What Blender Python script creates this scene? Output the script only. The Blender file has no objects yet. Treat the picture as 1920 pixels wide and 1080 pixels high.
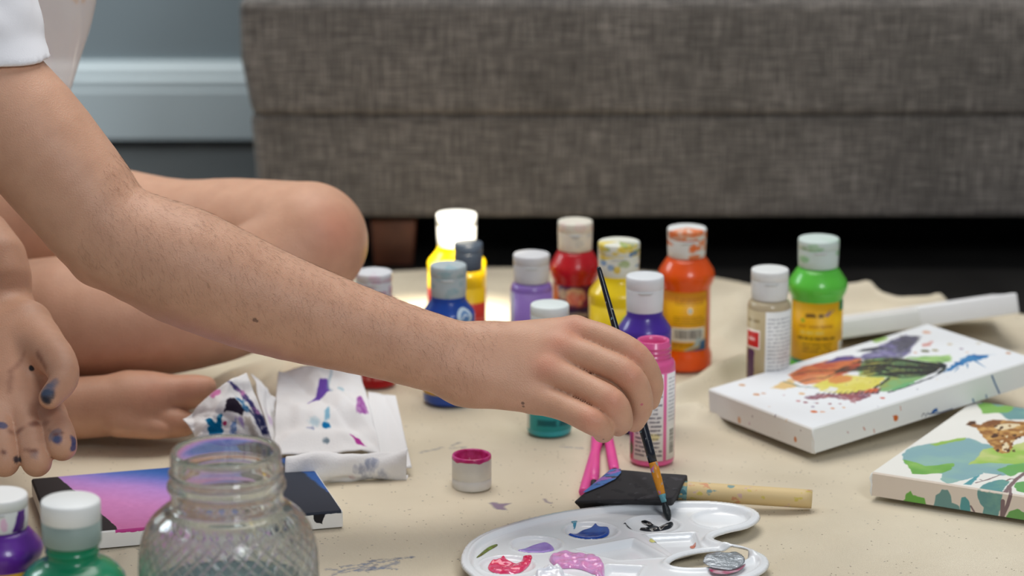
import bpy, bmesh, math, random
import numpy as np
from mathutils import Vector, Matrix

# ------------------------------------------------------------------ camera, world, lights, exposure
SC = bpy.context.scene
COL = SC.collection
H, PITCH, F = 0.73, math.radians(14.5), 5500.0
cam = bpy.data.cameras.new('camera')
cam.sensor_width = 36.0
cam.lens = F / 1920 * 36.0
cam.clip_start = 0.05
cam.clip_end = 50
cam.dof.use_dof = True
cam.dof.focus_distance = 2.165
cam.dof.aperture_fstop = 5.2
cam.dof.aperture_blades = 9
cam_o = bpy.data.objects.new('camera', cam)
COL.objects.link(cam_o)
cam_o.location = (0, 0, H)
cam_o.rotation_euler = (math.radians(90) - PITCH, 0, 0)
SC.camera = cam_o

SC.view_settings.view_transform = 'Standard'
SC.view_settings.look = 'None'
SC.view_settings.gamma = 1.0
SC.view_settings.use_curve_mapping = False
SC.view_settings.exposure = 0.0

world = bpy.data.worlds.new('room_light')
SC.world = world
world.use_nodes = True
world.node_tree.nodes['Background'].inputs[0].default_value = (0.80, 0.86, 1.0, 1)
world.node_tree.nodes['Background'].inputs[1].default_value = 0.24


def lamp(name, kind, loc, target, energy, color, **kw):
    l = bpy.data.lights.new(name, kind)
    l.energy = energy
    l.color = color
    for k, v in kw.items():
        setattr(l, k, v)
    o = bpy.data.objects.new(name, l)
    COL.objects.link(o)
    o.location = loc
    o.rotation_euler = (Vector(target) - Vector(loc)).to_track_quat('-Z', 'Y').to_euler()
    return o


# window behind the camera, ceiling light over the rug, narrow strip of real sun through a curtain gap
lamp('window_light', 'AREA', (0.95, -0.3, 2.0), (0.05, 2.3, 0.05), 31, (0.92, 0.96, 1.0), shape='RECTANGLE', size=0.65, size_y=0.85)
lamp('ceiling_light', 'AREA', (-0.05, 2.75, 2.2), (0.0, 2.35, 0.0), 36, (1.0, 0.965, 0.92), shape='DISK', size=1.7)
lamp('wall_fill', 'AREA', (-1.9, 3.15, 1.3), (-0.6, 3.56, 0.15), 13, (0.86, 0.97, 1.0), shape='DISK', size=0.6)  # unseen cool area lamp added to brighten the wall
sun_dir = Vector((-0.03, 0.80, -0.58)).normalized()
for sx in (-0.092, -0.056, -0.020):      # the gap is wide and low: a row of narrow beams
    sun_aim = Vector((sx, 2.575, 0.110))
    lamp('sun_strip', 'SPOT', sun_aim - sun_dir * 4.0, sun_aim, 3300, (1.0, 0.90, 0.72), spot_size=math.radians(0.86), spot_blend=0.3, shadow_soft_size=0.02)


# ------------------------------------------------------------------ helpers
rng = np.random.default_rng(7)
random.seed(7)


def ray(px, py):
    u = (540 - py) / F
    return np.array([(px - 960) / F, math.cos(PITCH) + math.sin(PITCH) * u, -math.sin(PITCH) + math.cos(PITCH) * u])


CAMP = np.array([0, 0, H])


def G(px, py, z=0.0):          # a point on a level plane of height z
    d = ray(px, py)
    return CAMP + d * (z - H) / d[2]


def W(px, py, D):              # a point at ground distance D
    d = ray(px, py)
    return CAMP + d * D / d[1]


def ppm(px, py, D):            # pixels per metre there
    return F / (D / ray(px, py)[1])


def lin(c):
    c = np.asarray(c, float) / 255.0
    return np.where(c <= 0.04045, c / 12.92, ((c + 0.055) / 1.055) ** 2.4)


def setp(o, label=None, cat=None, group=None, kind=None):
    if label: o['label'] = label
    if cat: o['category'] = cat
    if group: o['group'] = group
    if kind: o['kind'] = kind
    return o


def empty(name, loc, label, cat, group=None, rz=0.0):
    o = bpy.data.objects.new(name, None)
    o.empty_display_size = 0.02
    COL.objects.link(o)
    o.location = loc
    o.rotation_euler = (0, 0, rz)
    return setp(o, label, cat, group)


def mobj(name, verts, faces, mat=None, parent=None, smooth=True, uv=None, fmat=None):
    me = bpy.data.meshes.new(name)
    me.from_pydata([tuple(map(float, v)) for v in verts], [], [tuple(map(int, f)) for f in faces])
    if smooth:
        me.shade_smooth()
    for m in (mat if isinstance(mat, (list, tuple)) else [mat]):
        if m is not None:
            me.materials.append(m)
    if fmat is not None:
        me.polygons.foreach_set('material_index', np.asarray(fmat, np.int32))
    if uv is not None:
        l = me.uv_layers.new(name='UVMap')
        li = np.zeros(len(me.loops), np.int32)
        me.loops.foreach_get('vertex_index', li)
        l.data.foreach_set('uv', np.asarray(uv, np.float32)[li].ravel())
    o = bpy.data.objects.new(name, me)
    COL.objects.link(o)
    if parent is not None:
        o.parent = parent
    return o


def bobj(name, bm, mat=None, parent=None, smooth=True):
    me = bpy.data.meshes.new(name)
    bm.normal_update()
    bm.to_mesh(me)
    bm.free()
    if smooth:
        me.shade_smooth()
    for m in (mat if isinstance(mat, (list, tuple)) else [mat]):
        if m is not None:
            me.materials.append(m)
    o = bpy.data.objects.new(name, me)
    COL.objects.link(o)
    if parent is not None:
        o.parent = parent
    return o


def lathe(prof, seg=48, cap0=True, cap1=True):
    """prof: list of (r,z), bottom to top"""
    v, f = [], []
    th = np.linspace(0, 2 * math.pi, seg, endpoint=False)
    for r, z in prof:
        for t in th:
            v.append((r * math.sin(t), -r * math.cos(t), z))
    n = len(prof)
    for i in range(n - 1):
        for j in range(seg):
            k = (j + 1) % seg
            f.append((i * seg + j, i * seg + k, (i + 1) * seg + k, (i + 1) * seg + j))
    if cap0: f.append(tuple(reversed(range(seg))))
    if cap1: f.append(tuple(range((n - 1) * seg, n * seg)))
    return v, f


def smooth_prof(pts, n=6):
    """Catmull-Rom through the profile points"""
    P = np.array(pts, float)
    P = np.vstack([2 * P[0] - P[1], P, 2 * P[-1] - P[-2]])
    out = []
    for i in range(1, len(P) - 2):
        for t in np.linspace(0, 1, n, endpoint=False):
            a, b, c, d = P[i - 1], P[i], P[i + 1], P[i + 2]
            out.append(0.5 * (2 * b + (c - a) * t + (2 * a - 5 * b + 4 * c - d) * t * t + (3 * b - a - 3 * c + d) * t ** 3))
    out.append(P[-2])
    return [tuple(o) for o in out]


def tube(path, radii, seg=12, caps=True):
    P = [Vector(p) for p in path]
    v, f = [], []
    n = len(P)
    ref = Vector((0, 0, 1))
    for i in range(n):
        t = (P[min(i + 1, n - 1)] - P[max(i - 1, 0)]).normalized()
        if abs(t.dot(ref)) > 0.95: ref = Vector((1, 0, 0))
        a = t.cross(ref).normalized()
        b = t.cross(a)
        for j in range(seg):
            w = 2 * math.pi * j / seg
            v.append(P[i] + (a * math.cos(w) + b * math.sin(w)) * radii[i])
    for i in range(n - 1):
        for j in range(seg):
            k = (j + 1) % seg
            f.append((i * seg + k, i * seg + j, (i + 1) * seg + j, (i + 1) * seg + k))
    if caps:
        f.append(tuple(range(seg)))
        f.append(tuple(reversed(range((n - 1) * seg, n * seg))))
    return v, f


def box_bm(x0, x1, y0, y1, z0, z1, bev=0.0, seg=3):
    bm = bmesh.new()
    bmesh.ops.create_cube(bm, size=1.0)
    for v in bm.verts:
        v.co = Vector((x0 + (v.co.x + .5) * (x1 - x0), y0 + (v.co.y + .5) * (y1 - y0), z0 + (v.co.z + .5) * (z1 - z0)))
    if bev:
        bmesh.ops.bevel(bm, geom=bm.edges[:], offset=bev, segments=seg, affect='EDGES', profile=0.5)
    return bm


# ------------------------------------------------------------------ materials
MATS = {}


def pmat(name, col, rough=0.5, noise=0.0, nscale=30.0, bump=0.0, bscale=200.0, spec=0.5, trans=0.0, ior=1.45, coat=0.0, sss=0.0, metal=0.0, sheen=0.0, col2=None):
    if name in MATS: return MATS[name]
    m = bpy.data.materials.new(name)
    m.use_nodes = True
    nt = m.node_tree
    b = nt.nodes['Principled BSDF']
    c = lin(col)
    b.inputs['Base Color'].default_value = (*c, 1)
    b.inputs['Roughness'].default_value = rough
    b.inputs['Specular IOR Level'].default_value = spec
    b.inputs['Transmission Weight'].default_value = trans
    b.inputs['IOR'].default_value = ior
    b.inputs['Coat Weight'].default_value = coat
    b.inputs['Metallic'].default_value = metal
    b.inputs['Sheen Weight'].default_value = sheen
    if sss:
        b.inputs['Subsurface Weight'].default_value = sss
        b.inputs['Subsurface Radius'].default_value = (0.006, 0.003, 0.002)
        b.inputs['Subsurface Scale'].default_value = 1.0
    tc = nt.nodes.new('ShaderNodeTexCoord')
    if noise or col2 is not None:
        n = nt.nodes.new('ShaderNodeTexNoise')
        n.inputs['Scale'].default_value = nscale
        n.inputs['Detail'].default_value = 5
        nt.links.new(tc.outputs['Object'], n.inputs['Vector'])
        r = nt.nodes.new('ShaderNodeValToRGB')
        c2 = lin(col2) if col2 is not None else np.clip(c * (1 - noise), 0, 1)
        c1 = c if col2 is not None else np.clip(c * (1 + noise * .5), 0, 1)
        r.color_ramp.elements[0].position = 0.35
        r.color_ramp.elements[1].position = 0.65
        r.color_ramp.elements[0].color = (*c2, 1)
        r.color_ramp.elements[1].color = (*c1, 1)
        nt.links.new(n.outputs['Fac'], r.inputs['Fac'])
        nt.links.new(r.outputs['Color'], b.inputs['Base Color'])
    if bump:
        n = nt.nodes.new('ShaderNodeTexNoise')
        n.inputs['Scale'].default_value = bscale
        n.inputs['Detail'].default_value = 4
        nt.links.new(tc.outputs['Object'], n.inputs['Vector'])
        bp = nt.nodes.new('ShaderNodeBump')
        bp.inputs['Strength'].default_value = bump
        bp.inputs['Distance'].default_value = 0.001
        nt.links.new(n.outputs['Fac'], bp.inputs['Height'])
        nt.links.new(bp.outputs['Normal'], b.inputs['Normal'])
    MATS[name] = m
    return m


def art_mat(name, art, rough=0.5, spec=0.4, weave=0.0, fscale=900.0, base=None):
    """a printed surface: the print is drawn by this script into a texture"""
    img = bpy.data.images.new(name, art.w, art.h)
    px = np.ones((art.h, art.w, 4), np.float32)
    px[..., :3] = np.clip(art.a, 0, 1)
    if art.alpha is not None: px[..., 3] = art.alpha
    img.pixels.foreach_set(px.ravel())
    img.update()
    img.pack()
    m = bpy.data.materials.new(name)
    m.use_nodes = True
    nt = m.node_tree
    b = nt.nodes['Principled BSDF']
    t = nt.nodes.new('ShaderNodeTexImage')
    t.image = img
    t.extension = 'EXTEND'
    nt.links.new(t.outputs['Color'], b.inputs['Base Color'])
    b.inputs['Roughness'].default_value = rough
    b.inputs['Specular IOR Level'].default_value = spec
    if weave:
        add_weave(nt, b, fscale, weave)
    return m


def add_weave(nt, b, scale, strength, coord='Object'):
    tc = nt.nodes.new('ShaderNodeTexCoord')
    outs = []
    for ax in ('X', 'Y'):
        w = nt.nodes.new('ShaderNodeTexWave')
        w.bands_direction = ax
        w.inputs['Scale'].default_value = scale / 6.283
        w.inputs['Distortion'].default_value = 1.2
        w.inputs['Detail'].default_value = 1.5
        nt.links.new(tc.outputs[coord], w.inputs['Vector'])
        outs.append(w.outputs['Fac'])
    mx = nt.nodes.new('ShaderNodeMath')
    mx.operation = 'MULTIPLY'
    nt.links.new(outs[0], mx.inputs[0])
    nt.links.new(outs[1], mx.inputs[1])
    bp = nt.nodes.new('ShaderNodeBump')
    bp.inputs['Strength'].default_value = strength
    bp.inputs['Distance'].default_value = 0.0006
    nt.links.new(mx.outputs[0], bp.inputs['Height'])
    nt.links.new(bp.outputs['Normal'], b.inputs['Normal'])
    return bp


# ------------------------------------------------------------------ 2-D print drawing (numpy raster)
_NT = rng.random((256, 256)).astype(np.float32)


def vnoise(X, Y, s, seed=0, oct=3):
    out = 0
    amp = 1.0
    tot = 0
    for o in range(oct):
        x = X / s + seed * 17.3 + 1000; y = Y / s + seed * 9.7 + 1000
        xi = np.floor(x).astype(int); yi = np.floor(y).astype(int)
        fx = x - xi; fy = y - yi
        fx = fx * fx * (3 - 2 * fx); fy = fy * fy * (3 - 2 * fy)
        a = _NT[yi % 256, xi % 256]; b = _NT[yi % 256, (xi + 1) % 256]
        c = _NT[(yi + 1) % 256, xi % 256]; d = _NT[(yi + 1) % 256, (xi + 1) % 256]
        out = out + amp * ((a * (1 - fx) + b * fx) * (1 - fy) + (c * (1 - fx) + d * fx) * fy - .5)
        tot += amp
        amp *= .5; s = s / 2
    return out / tot * 2


def polysd(P, X, Y):
    """signed distance to a polygon, negative inside"""
    P = np.asarray(P, float)
    d = np.full(X.shape, 1e9)
    s = np.ones(X.shape)
    n = len(P)
    for i in range(n):
        a = P[i]; b = P[i - 1]
        ex, ey = b - a
        wx = X - a[0]; wy = Y - a[1]
        t = np.clip((wx * ex + wy * ey) / max(ex * ex + ey * ey, 1e-12), 0, 1)
        d = np.minimum(d, (wx - ex * t) ** 2 + (wy - ey * t) ** 2)
        c1 = Y >= a[1]; c2 = Y < b[1]; c3 = ex * wy > ey * wx
        fl = (c1 & c2 & c3) | (~c1 & ~c2 & ~c3)
        s = np.where(fl, -s, s)
    return s * np.sqrt(d)


class Art:
    """a print of W x Hh millimetres, y up"""
    def __init__(self, W_, Hh, res, base, alpha=False):
        self.W, self.H = W_, Hh
        self.w, self.h = max(8, int(W_ * res)), max(8, int(Hh * res))
        xs = (np.arange(self.w) + .5) / self.w * W_
        ys = (np.arange(self.h) + .5) / self.h * Hh
        self.X, self.Y = np.meshgrid(xs, ys)
        self.a = np.ones((self.h, self.w, 3)) * (np.asarray(base, float) / 255)
        self.alpha = np.zeros((self.h, self.w)) if alpha else None
        self.res = res

    def _win(self, P, m):
        P = np.asarray(P, float)
        x0, y0 = P.min(0) - m; x1, y1 = P.max(0) + m
        i0 = max(0, int(y0 / self.H * self.h)); i1 = min(self.h, int(y1 / self.H * self.h) + 2)
        j0 = max(0, int(x0 / self.W * self.w)); j1 = min(self.w, int(x1 / self.W * self.w) + 2)
        if i1 <= i0 or j1 <= j0: return None
        return slice(i0, i1), slice(j0, j1)

    def blend(self, w, al, col):
        if not isinstance(col, np.ndarray) or col.ndim == 1:
            col = np.asarray(col, float) / 255
        self.a[w] = self.a[w] * (1 - al[..., None]) + col * al[..., None]
        if self.alpha is not None:
            self.alpha[w] = self.alpha[w] + (1 - self.alpha[w]) * al

    def poly(self, P, col, edge=0.0, es=3.0, soft=0.4, al=1.0, seed=0, col2=None, cs=8.0, tex=0.0):
        w = self._win(P, edge * 1.2 + soft * 2 + .5)
        if w is None: return
        X, Y = self.X[w], self.Y[w]
        d = polysd(P, X, Y)
        if edge: d = d + edge * vnoise(X, Y, es, seed)
        a = np.clip(.5 - d / max(soft, 1e-3), 0, 1) * al
        if tex: a = a * np.clip(1 - tex + tex * (vnoise(X, Y, es * .6, seed + 5) * 1.6 + .7), 0, 1)
        c = np.ones(X.shape + (3,)) * (np.asarray(col, float) / 255)
        if col2 is not None:
            t = np.clip(vnoise(X, Y, cs, seed + 3) * 1.6 + .5, 0, 1)[..., None]
            c = c * (1 - t) + np.asarray(col2, float) / 255 * t
        self.blend(w, a, c)

    def rect(self, x0, y0, x1, y1, col, **k):
        self.poly([(x0, y0), (x1, y0), (x1, y1), (x0, y1)], col, **k)

    def ell(self, cx, cy, rx, ry, col, **k):
        t = np.linspace(0, 2 * math.pi, 20, endpoint=False)
        self.poly(np.c_[cx + rx * np.cos(t), cy + ry * np.sin(t)], col, **k)

    def line(self, P, wd, col, soft=0.3, taper=False, edge=0.0, al=1.0, seed=0):
        P = np.asarray(P, float)
        w = self._win(P, wd + soft + edge + .5)
        if w is None: return
        X, Y = self.X[w], self.Y[w]
        d = np.full(X.shape, 1e9)
        n = len(P) - 1
        for i in range(n):
            a, b = P[i], P[i + 1]
            e = b - a
            t = np.clip(((X - a[0]) * e[0] + (Y - a[1]) * e[1]) / max(e @ e, 1e-9), 0, 1)
            ww = wd / 2 * (1 - (i + t) / n * .9 if taper else 1)
            d = np.minimum(d, np.hypot(X - a[0] - e[0] * t, Y - a[1] - e[1] * t) - ww)
        if edge: d = d + edge * vnoise(X, Y, 2.0, seed)
        self.blend(w, np.clip(.5 - d / soft, 0, 1) * al, np.asarray(col, float))

    def text(self, x0, y0, x1, y1, n, col, fill=.6, al=.8):
        """rows of small print, too small in the photograph to read"""
        dy = (y1 - y0) / n
        for i in range(n):
            x = x0
            yy = y1 - (i + .5) * dy
            end = x1 - random.random() * (x1 - x0) * .25
            while x < end:
                l = random.uniform(.8, 3.2) * dy * .8
                self.rect(x, yy - dy * fill * .33, min(x + l, x1), yy + dy * fill * .33, col, soft=dy * .25, al=al, edge=dy * .15, es=dy * .6, seed=i)
                x += l + dy * .35

    def barcode(self, x0, y0, x1, y1, vert=False):
        self.rect(x0, y0, x1, y1, (240, 240, 236), soft=.2)
        p = .1
        a0, a1 = (y0, y1) if vert else (x0, x1)
        q = a0 + (a1 - a0) * .1
        while q < a1 - (a1 - a0) * .1:
            wd = random.choice([.25, .4, .6])
            if vert: self.rect(x0 + (x1 - x0) * .15, q, x1 - (x1 - x0) * .15, q + wd, (25, 25, 28), soft=.1)
            else: self.rect(q, y0 + (y1 - y0) * .2, q + wd, y1 - (y1 - y0) * .12, (25, 25, 28), soft=.1)
            q += wd + random.choice([.3, .45, .7])


# ------------------------------------------------------------------ setting
def build_setting():
    # wall, floor, skirting
    wall = pmat('wall_paint', (150, 164, 170), 0.75, noise=.05, nscale=3, bump=.05, bscale=300)
    o = bobj('wall_back', box_bm(-2.2, 2.0, 3.56, 3.66, -0.004, 2.4), wall, smooth=False)
    setp(o, 'pale blue grey painted wall behind the sofa', kind='structure')
    fl = pmat('floor_dark_wood', (42, 41, 40), 0.30, noise=.25, nscale=9, bump=.05, bscale=90)
    o = bobj('floor', box_bm(-2.2, 2.0, 0.2, 3.66, -0.06, -0.004), fl, smooth=False)
    setp(o, 'dark glossy floor under the drop cloth and the sofa', kind='structure')
    bw = pmat('skirting_white', (208, 222, 226), 0.45, noise=.03, nscale=5)
    pr = [(0.0, 0.003), (0.018, 0.003), (0.018, 0.062), (0.0165, 0.066), (0.0165, 0.076), (0.0125, 0.080), (0.0125, 0.086), (0.007, 0.094), (0.005, 0.098), (0.0, 0.098)]
    v, f = [], []
    for x in (-2.2, 2.0):
        for a, b in pr: v.append((x, 3.56 - a, b))
    n = len(pr)
    for i in range(n): f.append((i, (i + 1) % n, n + (i + 1) % n, n + i))
    f += [tuple(range(n)), tuple(reversed(range(n, 2 * n)))]
    o = mobj('baseboard_back', v, f, bw, smooth=False)
    setp(o, 'white moulded skirting board along the foot of the wall', kind='structure')


build_setting()


# fabric of the sofa: slubbed two-tone weave
def sofa_mat():
    m = bpy.data.materials.new('sofa_fabric')
    m.use_nodes = True
    nt = m.node_tree
    b = nt.nodes['Principled BSDF']
    b.inputs['Roughness'].default_value = 0.9
    b.inputs['Sheen Weight'].default_value = 0.15
    tc = nt.nodes.new('ShaderNodeTexCoord')
    facs = []
    for sc, det in (((28, 30, 420), 6), ((420, 30, 26), 6), ((9, 9, 9), 3)):
        mp = nt.nodes.new('ShaderNodeMapping')
        mp.inputs['Scale'].default_value = sc
        nt.links.new(tc.outputs['Object'], mp.inputs['Vector'])
        n = nt.nodes.new('ShaderNodeTexNoise')
        n.inputs['Scale'].default_value = 1.0
        n.inputs['Detail'].default_value = det
        n.inputs['Roughness'].default_value = 0.65
        nt.links.new(mp.outputs['Vector'], n.inputs['Vector'])
        facs.append(n.outputs['Fac'])
    a = nt.nodes.new('ShaderNodeMath'); a.operation = 'ADD'
    nt.links.new(facs[0], a.inputs[0]); nt.links.new(facs[1], a.inputs[1])
    a2 = nt.nodes.new('ShaderNodeMath'); a2.operation = 'MULTIPLY_ADD'
    nt.links.new(facs[2], a2.inputs[0]); a2.inputs[1].default_value = 0.35
    nt.links.new(a.outputs[0], a2.inputs[2])
    r = nt.nodes.new('ShaderNodeValToRGB')
    e = r.color_ramp.elements
    e[0].position = 0.88; e[0].color = (*lin((55, 52, 49)), 1)
    e[1].position = 1.48; e[1].color = (*lin((157, 150, 142)), 1)
    mid = e.new(1.16 / 1.0 if False else 0.99); mid.color = (*lin((95, 90, 85)), 1)
    dv = nt.nodes.new('ShaderNodeMapRange')
    dv.inputs['From Min'].default_value = 0.80; dv.inputs['From Max'].default_value = 1.55
    nt.links.new(a2.outputs[0], dv.inputs['Value'])
    e[0].position = 0.0; mid.position = 0.45; e[2].position = 1.0
    nt.links.new(dv.outputs['Result'], r.inputs['Fac'])
    nt.links.new(r.outputs['Color'], b.inputs['Base Color'])
    bp = nt.nodes.new('ShaderNodeBump')
    bp.inputs['Strength'].default_value = 0.5
    bp.inputs['Distance'].default_value = 0.001
    nt.links.new(a.outputs[0], bp.inputs['Height'])
    nt.links.new(bp.outputs['Normal'], b.inputs['Normal'])
    return m


def build_sofa():
    s = empty('sofa', (0.25, 3.2, -0.004), 'grey brown woven fabric sofa with a low wooden leg against the wall', 'sofa')
    off = Vector((-0.25, -3.2, 0.004))
    fab = sofa_mat()

    def panel(name, xl0, xl1, z0, z1, yf, yb, bev, bulge):
        bm = bmesh.new()
        nx, nz = 24, 10
        bm2 = box_bm(0, 1, 0, 1, 0, 1)
        bm.free()
        bm = bm2
        bmesh.ops.subdivide_edges(bm, edges=[e for e in bm.edges if abs(e.verts[0].co.z - e.verts[1].co.z) > .5], cuts=1)
        for v in bm.verts:
            xl = xl0 + (xl1 - xl0) * v.co.z - bulge * math.sin(math.pi * v.co.z)
            x = xl + v.co.x * (1.05 - xl)
            v.co = Vector((x, yf + v.co.y * (yb - yf), z0 + v.co.z * (z1 - z0)))
        bmesh.ops.bevel(bm, geom=[e for e in bm.edges if e.calc_face_angle(0) > 0.6], offset=bev, segments=5, affect='EDGES', profile=0.55)
        bmesh.ops.translate(bm, vec=off, verts=bm.verts)
        o = bobj(name, bm, fab, s)
        return o
    panel('base_panel', -0.256, -0.264, 0.0525, 0.1600, 2.903, 3.50, 0.009, 0.0)
    panel('front_panel', -0.2615, -0.272, 0.1600, 0.2755, 2.897, 3.50, 0.009, 0.005)
    panel('seat_cushion', -0.262, -0.270, 0.2790, 0.40, 2.915, 3.50, 0.016, 0.003)
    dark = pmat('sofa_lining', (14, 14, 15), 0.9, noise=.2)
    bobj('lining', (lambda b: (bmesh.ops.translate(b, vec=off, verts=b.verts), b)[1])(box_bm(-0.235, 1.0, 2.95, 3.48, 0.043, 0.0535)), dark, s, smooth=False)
    wood = pmat('sofa_leg_wood', (98, 58, 40), 0.45, noise=.35, nscale=25)
    for (x, y) in ((-0.122, 2.945), (0.93, 2.945), (-0.12, 3.42), (0.93, 3.42)):
        bm = box_bm(-0.024, 0.024, -0.022, 0.022, 0, 0.05, 0.003, 2)
        for v in bm.verts:
            k = 0.84 + 0.16 * v.co.z / 0.05
            v.co.x *= k; v.co.y *= k
        bmesh.ops.translate(bm, vec=off + Vector((x, y, -0.004)), verts=bm.verts)
        bobj('leg', bm, wood, s)


build_sofa()


# ------------------------------------------------------------------ drop cloth
def edge_y(x):       # where the far hem of the cloth runs
    xs = [-1.0, -0.30, -0.12, -0.05, 0.10, 0.20, 0.28, 0.34, 0.40, 0.60, 1.0]
    ys = [2.70, 2.80, 2.885, 2.900, 2.895, 2.860, 2.795, 2.775, 2.72, 2.66, 2.60]
    return np.interp(x, xs, ys)


RIDGES = [  # (pixel path, height, width): folds that stand up in the cloth
    ([(1268, 752), (1310, 735), (1345, 708), (1395, 690)], 0.017, 0.011),
    ([(1262, 778), (1310, 770), (1345, 792)], 0.010, 0.010),
    ([(1350, 640), (1385, 600), (1390, 560)], 0.009, 0.014),
    ([(1560, 566), (1650, 566), (1700, 576), (1760, 592)], 0.020, 0.012),
    ([(1700, 640), (1800, 615), (1920, 600), (2000, 600)], 0.006, 0.016),
    ([(395, 740), (440, 715), (520, 690), (560, 672)], 0.013, 0.016),
    ([(440, 770), (500, 735), (540, 700)], 0.012, 0.014),
    ([(660, 815), (780, 800), (900, 845)], 0.0035, 0.025),
    ([(650, 915), (760, 905), (850, 905)], 0.003, 0.02),
    ([(1440, 1090), (1560, 1030), (1600, 1010)], 0.004, 0.020),
    ([(1500, 1000), (1580, 960)], 0.003, 0.02),
    ([(226, 1100), (236, 1060), (246, 1040)], 0.006, 0.010),
]
RIDGES = [([G(*p)[:2] for p in path], h, w) for path, h, w in RIDGES]


def cloth_h(X, Y):
    h = 0.0010 * vnoise(X, Y, 0.16, 2, 2) + 0.0004 * vnoise(X, Y, 0.03, 4, 2)
    for P, hh, w in RIDGES:
        d = np.full(X.shape, 1e9)
        for i in range(len(P) - 1):
            a, b = np.array(P[i]), np.array(P[i + 1])
            e = b - a
            t = np.clip(((X - a[0]) * e[0] + (Y - a[1]) * e[1]) / (e @ e), 0, 1)
            d = np.minimum(d, np.hypot(X - a[0] - e[0] * t, Y - a[1] - e[1] * t))
        h = h + hh * np.exp(-(d / w) ** 2)
    return h


def build_cloth():
    nx, ny = 420, 380
    xs = np.linspace(-1.0, 0.95, nx)
    ts = np.linspace(0, 1, ny)
    X = np.tile(xs, (ny, 1))
    ey = edge_y(X) + 0.004 * vnoise(X, X * 0, 0.05, 8)
    Y = 1.25 + ts[:, None] * (ey - 1.25)
    Z = cloth_h(X, Y)
    e = (ey - Y)
    Z = Z + 0.0035 * np.exp(-(e / 0.006) ** 2) - 0.0016
    v = np.stack([X, Y, Z], -1).reshape(-1, 3)
    idx = np.arange(nx * ny).reshape(ny, nx)
    f = np.stack([idx[:-1, :-1], idx[:-1, 1:], idx[1:, 1:], idx[1:, :-1]], -1).reshape(-1, 4)
    # marks of paint on the cloth
    x0, y0, wm, hm = -0.42, 1.95, 0.75, 0.50
    art = Art(wm * 1000, hm * 1000, 1.6, (60, 70, 110), alpha=True)

    def U(p): g = G(*p); return ((g[0] - x0) * 1000, (g[1] - y0) * 1000)
    blue, navy, pur = (70, 120, 172), (52, 74, 110), (128, 88, 140)
    for st, wd, c in (([(612, 1062), (640, 1066), (680, 1058), (700, 1048)], 3.3, blue), ([(640, 1058), (700, 1052), (772, 1040)], 2.0, blue), ([(668, 1066), (712, 1062), (745, 1050)], 4.5, blue),
                      ([(690, 1048), (730, 1044), (775, 1041)], 1.5, navy), ([(622, 1075), (640, 1066)], 1.8, blue), ([(690, 1068), (705, 1055)], 2, navy), ([(640, 1070), (690, 1060), (745, 1062)], 2.4, blue),
                      ([(848, 838), (862, 834)], 2.0, (90, 110, 130)), ([(790, 845), (825, 840)], 3.0, (130, 150, 160)), ([(845, 842), (872, 842)], 2.5, (150, 165, 170)), ([(250, 1027), (262, 1036)], 2.2, (30, 30, 34)), ([(262, 1036), (270, 1042)], 2.0, (30, 30, 34)),
                      ([(1055, 835), (1090, 838)], 2, (150, 165, 175))):
        art.line([U(p) for p in st], wd, c, soft=2.4, edge=2.6, al=.5, seed=int(st[0][0]))
    art.poly([U(p) for p in [(915, 940), (925, 944), (932, 952), (950, 953), (944, 946), (958, 940), (944, 941), (930, 939)]], pur, edge=2, es=5, soft=2.5, al=.75)
    art.line([U(p) for p in [(1021, 932), (1025, 937), (1033, 939)]], 2.4, pur, soft=2, al=.6)
    for i in range(420):
        x, y = random.uniform(0, art.W), random.uniform(0, art.H)
        r = random.uniform(.25, .75)
        art.ell(x, y, r * random.uniform(.7, 1.6), r, random.choice([(40, 38, 44), (70, 66, 80), (60, 60, 58)]), soft=.5, al=random.uniform(.35, .85))
    img = bpy.data.images.new('cloth_marks', art.w, art.h, alpha=True)
    px = np.ones((art.h, art.w, 4), np.float32)
    px[..., :3] = art.a; px[..., 3] = art.alpha
    img.pixels.foreach_set(px.ravel()); img.update(); img.pack()
    img.alpha_mode = 'CHANNEL_PACKED'
    m = bpy.data.materials.new('drop_cloth_canvas')
    m.use_nodes = True
    nt = m.node_tree
    b = nt.nodes['Principled BSDF']
    b.inputs['Roughness'].default_value = 0.95
    b.inputs['Specular IOR Level'].default_value = 0.15
    tc = nt.nodes.new('ShaderNodeTexCoord')
    n = nt.nodes.new('ShaderNodeTexNoise'); n.inputs['Scale'].default_value = 7; n.inputs['Detail'].default_value = 4
    nt.links.new(tc.outputs['Object'], n.inputs['Vector'])
    r = nt.nodes.new('ShaderNodeValToRGB')
    r.color_ramp.elements[0].position = .3; r.color_ramp.elements[0].color = (*lin((210, 198, 174)), 1)
    r.color_ramp.elements[1].position = .7; r.color_ramp.elements[1].color = (*lin((226, 215, 192)), 1)
    nt.links.new(n.outputs['Fac'], r.inputs['Fac'])
    # dark seed flecks in the raw cotton
    vo = nt.nodes.new('ShaderNodeTexVoronoi'); vo.inputs['Scale'].default_value = 190
    nt.links.new(tc.outputs['Object'], vo.inputs['Vector'])
    lt = nt.nodes.new('ShaderNodeMath'); lt.operation = 'LESS_THAN'; lt.inputs[1].default_value = 0.13
    nt.links.new(vo.outputs['Distance'], lt.inputs[0])
    n2 = nt.nodes.new('ShaderNodeTexNoise'); n2.inputs['Scale'].default_value = 40
    nt.links.new(tc.outputs['Object'], n2.inputs['Vector'])
    gt = nt.nodes.new('ShaderNodeMath'); gt.operation = 'GREATER_THAN'; gt.inputs[1].default_value = 0.54
    nt.links.new(n2.outputs['Fac'], gt.inputs[0])
    mu = nt.nodes.new('ShaderNodeMath'); mu.operation = 'MULTIPLY'
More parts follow.
